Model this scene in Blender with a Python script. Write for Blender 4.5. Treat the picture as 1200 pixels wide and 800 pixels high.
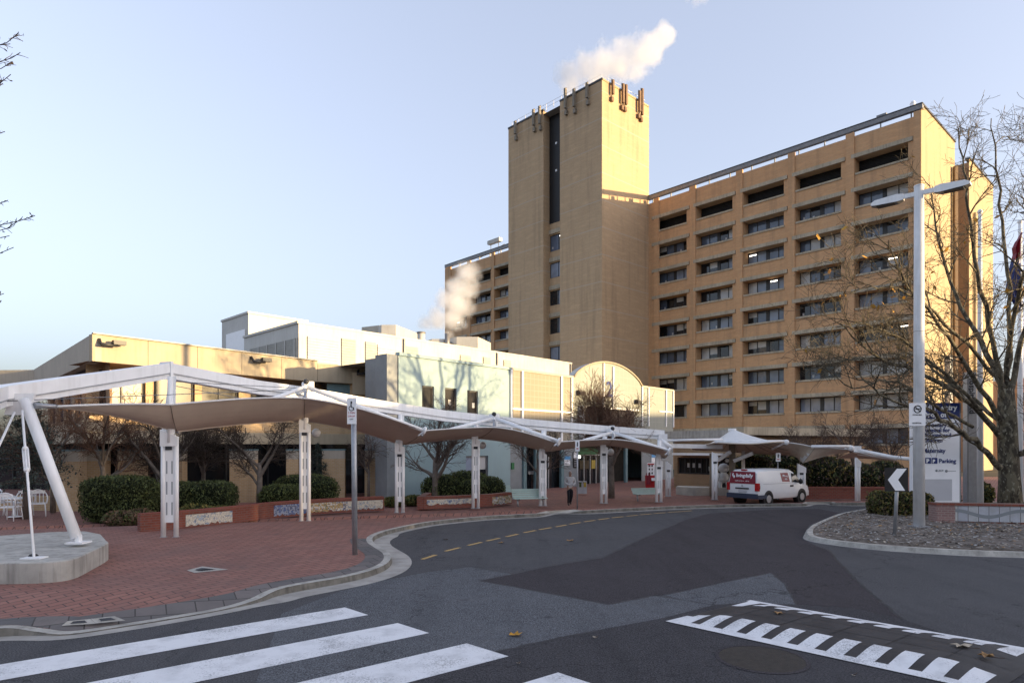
import bpy, bmesh, math, random
from math import sin, cos, pi, radians, sqrt, atan2
from mathutils import Vector, Matrix
from mathutils.geometry import tessellate_polygon
V = Vector
SC = bpy.context.scene
for o in list(bpy.data.objects): bpy.data.objects.remove(o)

# ------------------------------------------------------------------ camera, sky, sun, exposure
F, CX, HY, H = 765.0, 600.0, 524.0, 3.1            # focal length and principal column in photo pixels, horizon row, eye height
cam = bpy.data.cameras.new('camera'); camo = bpy.data.objects.new('camera', cam); SC.collection.objects.link(camo)
camo.location = (0, 0, H); camo.rotation_euler = (pi/2, 0, 0)
cam.sensor_width = 36; cam.lens = 36*F/1200; cam.shift_y = (HY-400)/1200
cam.clip_start = .1; cam.clip_end = 4000
SC.camera = camo
SUN = V((.955, -.298, .088)).normalized()
w = bpy.data.worlds.new("World"); SC.world = w; w.use_nodes = True
nt = w.node_tree; bg = nt.nodes['Background']; sky = nt.nodes.new('ShaderNodeTexSky')
sky.sky_type = 'NISHITA'; sky.sun_disc = False
sky.sun_elevation = math.asin(SUN.z); sky.sun_rotation = atan2(SUN.x, SUN.y)
sky.altitude = 600; sky.air_density = 1.0; sky.dust_density = 8; sky.ozone_density = 3.0
hsv = nt.nodes.new('ShaderNodeHueSaturation'); hsv.inputs['Saturation'].default_value = .66; nt.links.new(sky.outputs[0], hsv.inputs['Color'])
wb = nt.nodes.new('ShaderNodeMix'); wb.data_type = 'RGBA'; wb.blend_type = 'MULTIPLY'; wb.inputs[0].default_value = 1; wb.inputs[7].default_value = (1.02, .962, .98, 1)   # camera white balance for open shade
gm = nt.nodes.new('ShaderNodeGamma'); gm.inputs[1].default_value = .68; nt.links.new(hsv.outputs[0], gm.inputs[0]); nt.links.new(gm.outputs[0], wb.inputs[6]); nt.links.new(wb.outputs[2], bg.inputs[0]); bg.inputs[1].default_value = .15
sl = bpy.data.lights.new('sun', 'SUN'); slo = bpy.data.objects.new('sun', sl); SC.collection.objects.link(slo)
sl.energy = 2.0; sl.angle = radians(.5); sl.color = (.86, .62, .32)
slo.rotation_euler = SUN.to_track_quat('Z', 'Y').to_euler(); slo.location = (60, -20, 60)
vs = SC.view_settings; vs.view_transform = 'Standard'; vs.look = 'None'; vs.gamma = 1; vs.exposure = 2.56
try: vs.use_curve_mapping = False
except Exception: pass
SC.cycles.max_bounces = 6; SC.cycles.transparent_max_bounces = 16
SC.cycles.volume_bounces = 5; SC.cycles.volume_step_rate = 2

# ------------------------------------------------------------------ photo pixel -> place
def G(px, py, z=0.0):
    d = (H-z)*F/(py-HY); return V(((px-CX)/F*d, d, z))
def A(px, d, z=0.0): return V(((px-CX)/F*d, d, z))
def ZZ(py, d): return H+(HY-py)/F*d
def B(px, py, d): return V(((px-CX)/F*d, d, ZZ(py, d)))

# ------------------------------------------------------------------ materials
MT = {}
class NT:
    def __init__(s, name):
        s.m = bpy.data.materials.new(name); s.m.use_nodes = True; s.t = s.m.node_tree
        s.b = s.t.nodes['Principled BSDF']
    def n(s, typ, **kw):
        nd = s.t.nodes.new('ShaderNode'+typ)
        for k, v in kw.items():
            if k.startswith('i_'):
                key = k[2:]; key = int(key) if key.isdigit() else key.replace('_', ' ')
                nd.inputs[key].default_value = v
            else: setattr(nd, k, v)
        return nd
    def l(s, a, b): s.t.links.new(a, b)
    def math(s, op, a, b=None, clamp=False):
        nd = s.n('Math', operation=op); nd.use_clamp = clamp
        for i, x in enumerate((a, b)):
            if x is None: continue
            if isinstance(x, (int, float)): nd.inputs[i].default_value = x
            else: s.l(x, nd.inputs[i])
        return nd.outputs[0]
    def mix(s, f, a, b):
        nd = s.n('Mix', data_type='RGBA')
        for i, x in ((0, f), (6, a), (7, b)):
            if isinstance(x, (int, float)): nd.inputs[i].default_value = x
            elif isinstance(x, (tuple, list)): nd.inputs[i].default_value = (*x[:3], 1)
            else: s.l(x, nd.inputs[i])
        return nd.outputs[2]
    def pos(s): return s.n('NewGeometry').outputs['Position']
    def noise(s, scale, detail=4, vec=None, rough=.6, sc=None):
        nd = s.n('TexNoise', i_Scale=scale, i_Detail=detail, i_Roughness=rough)
        v = vec if vec is not None else s.pos()
        if sc:
            mp = s.n('Mapping'); mp.inputs['Scale'].default_value = sc; s.l(v, mp.inputs[0]); v = mp.outputs[0]
        s.l(v, nd.inputs['Vector']); return nd.outputs[0]
    def ramp(s, f, a, b):
        nd = s.n('MapRange'); nd.inputs[1].default_value = a; nd.inputs[2].default_value = b; s.l(f, nd.inputs[0]); return nd.outputs[0]
    def bump(s, h, strength=.3, dist=.01):
        nd = s.n('Bump', i_Strength=strength, i_Distance=dist); s.l(h, nd.inputs['Height']); s.l(nd.outputs[0], s.b.inputs['Normal'])
    def wall(s):      # (along the wall, height, 0) from position and face normal
        g = s.n('NewGeometry'); c = s.n('VectorMath', operation='CROSS_PRODUCT'); s.l(g.outputs['Normal'], c.inputs[0]); c.inputs[1].default_value = (0, 0, 1)
        nn = s.n('VectorMath', operation='NORMALIZE'); s.l(c.outputs[0], nn.inputs[0])
        d = s.n('VectorMath', operation='DOT_PRODUCT'); s.l(g.outputs['Position'], d.inputs[0]); s.l(nn.outputs[0], d.inputs[1])
        sp = s.n('SeparateXYZ'); s.l(g.outputs['Position'], sp.inputs[0])
        cb = s.n('CombineXYZ'); s.l(d.outputs['Value'], cb.inputs[0]); s.l(sp.outputs[2], cb.inputs[1])
        return cb.outputs[0], sp.outputs[2]
    def fin(s, col=None, rough=.7, spec=.3, metal=0):
        if col is not None:
            if isinstance(col, (tuple, list)): s.b.inputs['Base Color'].default_value = (*col, 1)
            else: s.l(col, s.b.inputs['Base Color'])
        if isinstance(rough, (int, float)): s.b.inputs['Roughness'].default_value = rough
        else: s.l(rough, s.b.inputs['Roughness'])
        s.b.inputs['Specular IOR Level'].default_value = spec; s.b.inputs['Metallic'].default_value = metal
        MT[s.m.name] = s.m; return s.m

def plain(name, col, rough=.6, spec=.3, metal=0, var=.12, scale=2.0, bump=0, dirt=None, bscale=40):
    k = NT(name); n1 = k.noise(scale, 5); f = k.ramp(n1, .3, .7)
    a = tuple(c*(1-var) for c in col); b = tuple(min(1, c*(1+var)) for c in col)
    c = k.mix(f, a, b)
    if dirt:   # streaky weathering
        g = k.noise(1.0, 4, sc=(5, 5, .5)); c = k.mix(k.math('MULTIPLY', k.ramp(g, .48, .75), dirt[3]), c, dirt[:3])
    if bump: k.bump(k.noise(bscale, 3), bump, .01)
    return k.fin(c, rough, spec, metal)

def brick(name, c1, c2, mortar, bw=.23, bh=.086, msize=.01, streak=.25, joint=None, tint=None):
    k = NT(name); v, z = k.wall()
    t = k.n('TexBrick'); k.l(v, t.inputs['Vector'])
    for key, val in (('Color1', c1), ('Color2', c2), ('Mortar', mortar)): t.inputs[key].default_value = (*val, 1)
    t.inputs['Scale'].default_value = 1; t.inputs['Brick Width'].default_value = bw; t.inputs['Row Height'].default_value = bh; t.inputs['Mortar Size'].default_value = msize
    c = t.outputs[0]
    s1 = k.noise(1.0, 3, vec=v, sc=(.35, 7, 1)); s2 = k.noise(.12, 4)
    f = k.math('ADD', k.math('MULTIPLY', k.ramp(s1, .25, .75), .55), k.math('MULTIPLY', k.ramp(s2, .3, .7), .45))
    c = k.mix(k.math('MULTIPLY', f, streak), c, tuple(x*.55 for x in c1))
    c = k.mix(k.math('MULTIPLY', k.ramp(k.noise(.9, 4, vec=v, sc=(.5, 2.5, 1)), .5, .8), streak), c, tuple(min(1, x*1.35) for x in c2))
    st = k.noise(1.0, 5, vec=v, sc=(1.1, .07, 1)); c = k.mix(k.math('MULTIPLY', k.ramp(st, .5, .8), .38), c, (.09, .075, .06))
    if joint:
        md = k.math('MODULO', k.math('ADD', z, 200.0-joint[1]), joint[0]); c = k.mix(k.math('MULTIPLY', k.math('LESS_THAN', md, .13), .7), c, (.5, .42, .33))
    return k.fin(c, .85, .2)

plain('concrete', (.42, .405, .37), .85, .2, var=.2, scale=1.5, dirt=(.10, .095, .085, .6), bump=.3)
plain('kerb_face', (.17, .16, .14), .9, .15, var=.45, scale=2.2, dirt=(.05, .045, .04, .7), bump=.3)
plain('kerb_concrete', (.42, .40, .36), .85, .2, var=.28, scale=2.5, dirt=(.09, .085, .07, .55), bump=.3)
plain('gutter_concrete', (.36, .34, .31), .85, .2, var=.22, scale=2, bump=.2)
plain('lintel_concrete', (.44, .38, .285), .85, .2, var=.18, scale=.6, dirt=(.12, .11, .095, .5))
plain('cream_precast', (.44, .37, .265), .75, .2, var=.08, scale=.8, dirt=(.24, .20, .15, .35))
plain('pale_render', (.47, .42, .34), .75, .2, var=.1, scale=.6, dirt=(.3, .27, .22, .4))
plain('green_panel', (.30, .41, .43), .6, .3, var=.05, scale=.4, dirt=(.28, .33, .33, .3))
plain('grey_panel', (.25, .27, .28), .6, .3, var=.08)
plain('white_cladding', (.50, .49, .46), .5, .3, var=.10, scale=.5, dirt=(.40, .36, .30, .5))
plain('louvre_panel', (.42, .40, .35), .6, .3, var=.1)
plain('white_paint', (.88, .88, .88), .38, .45, var=.05, scale=1.2, dirt=(.58, .57, .55, .35))
plain('worn_white_paint', (.70, .70, .70), .5, .4, var=.08, scale=3, dirt=(.40, .38, .35, .5))
plain('galvanised', (.36, .37, .39), .45, .5, .6, var=.12, scale=6)
plain('dark_metal', (.035, .036, .04), .45, .4, var=.2)
plain('grey_metal', (.22, .22, .225), .5, .4, .3, var=.15)
plain('black_paint', (.012, .012, .014), .5, .4, var=.2)
plain('dark_louvre', (.022, .02, .019), .6, .3, var=.2)
plain('dark_void', (.03, .027, .024), .8, .1, var=.3)
plain('teal_flashing', (.15, .24, .26), .5, .4)
plain('tan_post', (.25, .215, .17), .7, .3, var=.15)
plain('rust_antenna', (.19, .12, .075), .7, .3, var=.25)
plain('roofing', (.30, .29, .28), .8, .2, var=.1)
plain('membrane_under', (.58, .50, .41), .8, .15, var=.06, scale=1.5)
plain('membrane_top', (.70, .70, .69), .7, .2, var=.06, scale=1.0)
plain('bench_paint', (.42, .54, .50), .5, .4, var=.08)
plain('red_paint', (.42, .02, .025), .4, .4, var=.1)
plain('maroon', (.20, .012, .028), .35, .5, var=.08)
plain('navy', (.012, .03, .16), .45, .4, var=.06)
plain('yellow_paint', (.55, .40, .08), .6, .3, var=.15)
plain('sign_white', (.88, .89, .91), .4, .4, var=.03)
plain('sign_grey', (.50, .51, .54), .35, .5, var=.04)
plain('green_sign', (.03, .16, .06), .4, .4)
plain('blue_sign', (.10, .33, .62), .4, .4)
plain('van_paint', (.78, .79, .80), .25, .5, var=.02)
plain('tyre', (.02, .02, .02), .8, .2)
plain('bumper_plastic', (.035, .045, .075), .6, .3)
plain('tail_lamp', (.40, .012, .015), .2, .6, var=.2, scale=12)
plain('hubcap', (.45, .45, .46), .35, .5, .5)
plain('skin', (.30, .19, .14), .6, .3)
plain('hoodie', (.42, .42, .43), .9, .1, var=.15, scale=9)
plain('trousers', (.018, .018, .022), .9, .1)
plain('globe_glass', (.62, .60, .56), .3, .5, var=.04)
plain('curtain', (.55, .53, .5), .9, .1)
plain('statue_white', (.62, .62, .62), .6, .3)
plain('ochre_wall', (.40, .27, .17), .85, .2, var=.2, dirt=(.2, .13, .09, .5))
plain('soil', (.175, .15, .13), .95, .1, var=.55, scale=3.2, bump=.8, bscale=14)
plain('ground_earth', (.10, .095, .075), .95, .1, var=.3, scale=.2)
plain('bark_grey', (.16, .135, .115), .9, .15, var=.3, scale=5)
plain('twig_brown', (.115, .085, .07), .9, .15, var=.25, scale=3)
plain('twig_red', (.16, .095, .065), .9, .15, var=.25, scale=3)
plain('twig_dark', (.07, .055, .045), .9, .15, var=.3, scale=2)
plain('leaf_hedge', (.092, .110, .038), .7, .2, var=.45, scale=3)
plain('leaf_hedge_dark', (.060, .074, .030), .7, .2, var=.45, scale=3)
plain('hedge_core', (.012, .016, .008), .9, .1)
plain('leaf_olive', (.17, .135, .04), .7, .2, var=.5, scale=.8)
plain('leaf_mixed', (.10, .075, .045), .7, .2, var=.5, scale=2)
plain('needle', (.05, .065, .055), .8, .2, var=.4, scale=2)
plain('leaf_gold', (.45, .24, .04), .7, .2, var=.35, scale=6)
plain('leaf_dry', (.34, .20, .09), .8, .2, var=.4, scale=9)
plain('leaf_pale', (.42, .36, .28), .8, .2, var=.4, scale=9)
plain('leaf_litter_grey', (.30, .29, .275), .9, .2, var=.5, scale=12)
plain('rubber', (.040, .036, .036), .6, .35, var=.35, scale=1.6, bump=.6, bscale=60)
plain('iron', (.042, .036, .030), .6, .4, .3, var=.3, scale=9, bump=.6, bscale=70)
plain('grate', (.05, .05, .055), .6, .4, var=.3)
plain('ramp_concrete', (.42, .40, .36), .85, .2, var=.15)

# plane-tree bark: mottled grey, olive and pale patches
k = NT('plane_bark'); n1 = k.noise(2.6, 4, sc=(1.6, 1.6, .7)); n2 = k.noise(7, 3, sc=(1, 1, .6))
c = k.mix(k.ramp(n1, .46, .54), (.065, .055, .042), (.15, .13, .09)); c = k.mix(k.ramp(n2, .58, .63), c, (.28, .255, .19)); k.bump(k.noise(12, 4), .4, .03); k.fin(c, .9, .15)
k = NT('plane_twig'); k.fin(k.mix(k.ramp(k.noise(1.5, 3), .4, .6), (.075, .062, .045), (.17, .145, .10)), .9, .15)
# glass and blinds
def pane(name, col, rough=.05, spec=.6, coat=0):
    k = NT(name); c = k.mix(k.ramp(k.noise(.5, 2), .35, .65), tuple(x*.8 for x in col), tuple(x*1.2 for x in col))
    if coat: k.b.inputs['Coat Weight'].default_value = coat; k.b.inputs['Coat Roughness'].default_value = .03
    return k.fin(c, rough, spec)
pane('glass_dark', (.018, .020, .024)); pane('glass_sky_tint', (.11, .14, .20)); pane('glass_blind', (.50, .50, .50), .5, .4, .6)  # bluish middle pane has the sky reflection put into its base colour
pane('glass_blind_grey', (.24, .285, .37), .5, .4, .6); pane('glass_dim', (.03, .028, .026), .25, .12); pane('glass_brown', (.05, .036, .028)); pane('van_glass', (.03, .035, .04), .05, .7)
k = NT('lit_tube'); k.b.inputs['Emission Color'].default_value = (1, .93, .8, 1); k.b.inputs['Emission Strength'].default_value = 1.6; k.fin((.8, .8, .75), .5)
# bricks
brick('brick_hospital', (.60, .335, .165), (.67, .395, .205), (.52, .39, .26), streak=.34)
brick('brick_tower', (.53, .365, .21), (.59, .41, .245), (.52, .40, .28), streak=.36, joint=(3.65, 2.6))
brick('brick_sunlit', (.44, .33, .19), (.48, .37, .22), (.44, .36, .26), streak=.12)  # separate copy of the ward brick, its colour set for the sunlit end
brick('brick_tan', (.52, .35, .18), (.58, .40, .23), (.55, .45, .33), .24, .09, .012, .2)
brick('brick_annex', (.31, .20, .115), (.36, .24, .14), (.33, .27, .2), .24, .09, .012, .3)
brick('brick_red', (.21, .062, .045), (.27, .085, .058), (.20, .13, .11), .24, .09, .012, .25)
brick('brick_pink', (.27, .16, .145), (.33, .20, .18), (.36, .30, .28), .24, .09, .012, .25)
# mosaic: irregular glazed pieces
def mosaic(name, cols, scale=5.0):
    k = NT(name); v, z = k.wall()
    vo = k.n('TexVoronoi', i_Scale=scale*2.6); k.l(v, vo.inputs['Vector'])
    big = k.noise(1.3, 3, vec=v, sc=(1, 2.2, 1)); sp = k.n('SeparateColor'); k.l(vo.outputs['Color'], sp.inputs[0])
    f = k.math('ADD', k.math('MULTIPLY', k.ramp(big, .25, .75), .75), k.math('MULTIPLY', sp.outputs[0], .25))
    cr = k.n('ValToRGB'); cr.color_ramp.interpolation = 'CONSTANT'; e = cr.color_ramp.elements
    e[0].color = (*cols[0], 1); e[0].position = 0; e[1].color = (*cols[-1], 1); e[1].position = 1
    for i, cc in enumerate(cols[1:-1]): q = e.new((i+1)/(len(cols)-1)*.85+.08); q.color = (*cc, 1)
    k.l(f, cr.inputs[0])
    ed = k.n('TexVoronoi', i_Scale=scale*2.6, feature='DISTANCE_TO_EDGE'); k.l(v, ed.inputs['Vector'])
    c = k.mix(k.ramp(ed.outputs['Distance'], .02, .06), (.30, .28, .26), cr.outputs[0]); k.fin(c, .3, .5)
mosaic('mosaic_cream', [(.08, .13, .25), (.35, .42, .50), (.62, .58, .47), (.66, .62, .52), (.25, .3, .36), (.6, .55, .42), (.62, .60, .55)])
mosaic('mosaic_blue', [(.03, .06, .20), (.06, .12, .30), (.30, .36, .48), (.04, .07, .18), (.16, .24, .42), (.5, .5, .48)])
mosaic('mosaic_garden', [(.55, .55, .52), (.12, .16, .10), (.45, .30, .10), (.60, .60, .58), (.08, .11, .2), (.25, .18, .12), (.5, .5, .5)])
# mosaic of large square tiles
k = NT('tile_mosaic'); v, z = k.wall(); t = k.n('TexBrick'); k.l(v, t.inputs['Vector']); t.offset = 0
for key, val in (('Color1', (.44, .46, .52)), ('Color2', (.62, .62, .58)), ('Mortar', (.08, .08, .08))): t.inputs[key].default_value = (*val, 1)
t.inputs['Scale'].default_value = 1; t.inputs['Brick Width'].default_value = .36; t.inputs['Row Height'].default_value = 2.0; t.inputs['Mortar Size'].default_value = .012
k.fin(k.mix(k.math('MULTIPLY', k.ramp(k.noise(3, 4), .4, .7), .5), t.outputs[0], (.30, .29, .28)), .35, .5)
# mesh screen over brick
def screen(name, a, b, pitch=.35):
    k = NT(name); v, z = k.wall(); t = k.n('TexBrick'); k.l(v, t.inputs['Vector']); t.offset = 0
    for key, val in (('Color1', a), ('Color2', a), ('Mortar', b)): t.inputs[key].default_value = (*val, 1)
    t.inputs['Scale'].default_value = 1; t.inputs['Brick Width'].default_value = pitch; t.inputs['Row Height'].default_value = pitch; t.inputs['Mortar Size'].default_value = .035
    c = k.mix(k.math('MULTIPLY', k.ramp(k.noise(.5, 4), .4, .7), .25), t.outputs[0], tuple(x*.7 for x in a)); k.fin(c, .6, .3)
screen('screen_brick', (.29, .255, .19), (.33, .30, .24), .42); screen('screen_green', (.30, .315, .28), (.335, .345, .31), .6)
# asphalt
def asphalt(name, col, speck=.6, blot=.35):
    k = NT(name); n1 = k.noise(42, 3, rough=.75); n2 = k.noise(.35, 5); n3 = k.noise(4, 5); n0 = k.noise(120, 2)
    c = k.mix(k.ramp(n1, .36, .66), tuple(x*(1-speck*.75) for x in col), tuple(x*(1+speck*1.15) for x in col))
    c = k.mix(k.math('MULTIPLY', k.ramp(n0, .6, .72), .5), c, tuple(x*2.3 for x in col))
    c = k.mix(k.math('MULTIPLY', k.ramp(n2, .45, .7), blot), c, tuple(x*1.5 for x in col))
    c = k.mix(k.math('MULTIPLY', k.ramp(n3, .5, .8), blot), c, tuple(x*.55 for x in col))
    ol = k.n('TexVoronoi', i_Scale=1.3); k.l(k.pos(), ol.inputs['Vector']); os_ = k.n('SeparateColor'); k.l(ol.outputs['Color'], os_.inputs[0])
    c = k.mix(k.math('MULTIPLY', k.math('MULTIPLY', k.ramp(ol.outputs['Distance'], .16, .03), k.math('GREATER_THAN', os_.outputs[0], .72), True), .55), c, tuple(x*.35 for x in col))
    tk = k.noise(.9, 3, sc=(1.6, .16, 1)); c = k.mix(k.math('MULTIPLY', k.ramp(tk, .5, .7), .3), c, tuple(x*.6 for x in col))
    wv = k.noise(1.1, 4); cr = k.n('TexVoronoi', i_Scale=.16, feature='DISTANCE_TO_EDGE'); av = k.n('VectorMath', operation='MULTIPLY_ADD'); cmb = k.n('CombineXYZ'); k.l(wv, cmb.inputs[0]); k.l(n2, cmb.inputs[1]); k.l(cmb.outputs[0], av.inputs[0]); av.inputs[1].default_value = (3, 3, 0); k.l(k.pos(), av.inputs[2]); k.l(av.outputs[0], cr.inputs['Vector'])
    c = k.mix(k.math('MULTIPLY', k.math('LESS_THAN', cr.outputs['Distance'], .0022), .55), c, (.02, .02, .02))
    k.bump(n1, .6, .010); k.fin(c, .9, .12)
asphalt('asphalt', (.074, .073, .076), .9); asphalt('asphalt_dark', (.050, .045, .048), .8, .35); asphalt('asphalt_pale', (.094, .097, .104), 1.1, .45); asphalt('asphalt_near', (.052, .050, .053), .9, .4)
# worn road paint
def paint(name, col, wear):
    k = NT(name); c = k.mix(k.math('MULTIPLY', k.ramp(k.math('ADD', k.noise(34, 4, rough=.8), k.math('MULTIPLY', k.math('SUBTRACT', k.noise(1.3, 4), .5), .7)), .57, .66), .65), col, tuple(x*.30 for x in col)); c = k.mix(k.math('MULTIPLY', k.ramp(k.noise(2.2, 6), .48, .75), wear), c, tuple(x*.5 for x in col)); k.bump(k.noise(70, 2), .35, .006); k.fin(c, .65, .3)
paint('road_white', (.74, .74, .75), .6); paint('road_yellow', (.50, .33, .12), .7)
# brick paving
k = NT('paving'); mp = k.n('Mapping'); mp.inputs['Rotation'].default_value = (0, 0, radians(-52)); k.l(k.pos(), mp.inputs[0])
t = k.n('TexBrick'); k.l(mp.outputs[0], t.inputs['Vector'])
for key, val in (('Color1', (.26, .125, .10)), ('Color2', (.33, .165, .13)), ('Mortar', (.075, .055, .05))): t.inputs[key].default_value = (*val, 1)
t.inputs['Scale'].default_value = 1; t.inputs['Brick Width'].default_value = .42; t.inputs['Row Height'].default_value = .21; t.inputs['Mortar Size'].default_value = .012; t.inputs['Bias'].default_value = -.1
c = k.mix(k.math('MULTIPLY', k.ramp(k.noise(.45, 5), .42, .75), .4), t.outputs[0], (.17, .12, .11))
c = k.mix(k.math('MULTIPLY', k.ramp(k.noise(3.5, 5), .5, .8), .35), c, (.30, .17, .14)); c = k.mix(k.math('MULTIPLY', k.ramp(k.noise(1.3, 6), .6, .8), .5), c, (.13, .10, .09))
sp_ = k.n('TexVoronoi', i_Scale=2.2); k.l(k.pos(), sp_.inputs['Vector']); c = k.mix(k.math('MULTIPLY', k.ramp(sp_.outputs['Distance'], .09, .04), .5), c, (.09, .075, .07)); st_ = k.noise(.22, 5); c = k.mix(k.math('MULTIPLY', k.ramp(st_, .5, .72), .45), c, (.15, .095, .085)); k.bump(t.outputs['Fac'], .5, -.006); k.fin(c, .8, .18)
k = NT('paver_grey'); mp = k.n('Mapping'); mp.inputs['Rotation'].default_value = (0, 0, radians(-30)); k.l(k.pos(), mp.inputs[0]); t = k.n('TexBrick'); k.l(mp.outputs[0], t.inputs['Vector'])
for key, val in (('Color1', (.12, .115, .115)), ('Color2', (.19, .165, .155)), ('Mortar', (.06, .055, .05))): t.inputs[key].default_value = (*val, 1)
t.inputs['Scale'].default_value = 1; t.inputs['Brick Width'].default_value = .5; t.inputs['Row Height'].default_value = .5; t.inputs['Mortar Size'].default_value = .012
k.fin(k.mix(k.math('MULTIPLY', k.ramp(k.noise(2, 5), .4, .8), .5), t.outputs[0], (.10, .095, .09)), .8, .2)
# steam
def steam_mat(name, blobs, dens, scale):
    k = NT(name); k.t.nodes.remove(k.b); out = [n for n in k.t.nodes if n.type == 'OUTPUT_MATERIAL'][0]
    pv = k.n('VolumePrincipled'); pv.inputs['Color'].default_value = (1, 1, 1, 1); pv.inputs['Anisotropy'].default_value = .2
    p = k.pos(); cur = None
    for (c, r) in blobs:
        d = k.n('VectorMath', operation='DISTANCE'); k.l(p, d.inputs[0]); d.inputs[1].default_value = c
        x = k.math('SUBTRACT', 1.0, k.math('DIVIDE', d.outputs['Value'], r)); cur = x if cur is None else k.math('MAXIMUM', cur, x)
    n = k.math('MULTIPLY', k.math('SUBTRACT', k.noise(scale, 7, rough=.66), .5), 3.0)
    f = k.math('ADD', k.math('MULTIPLY', cur, 1.25), k.math('SUBTRACT', n, .10), True)
    k.l(k.math('MULTIPLY', f, dens), pv.inputs['Density']); k.l(pv.outputs[0], out.inputs['Volume']); MT[name] = k.m; return k.m

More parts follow.
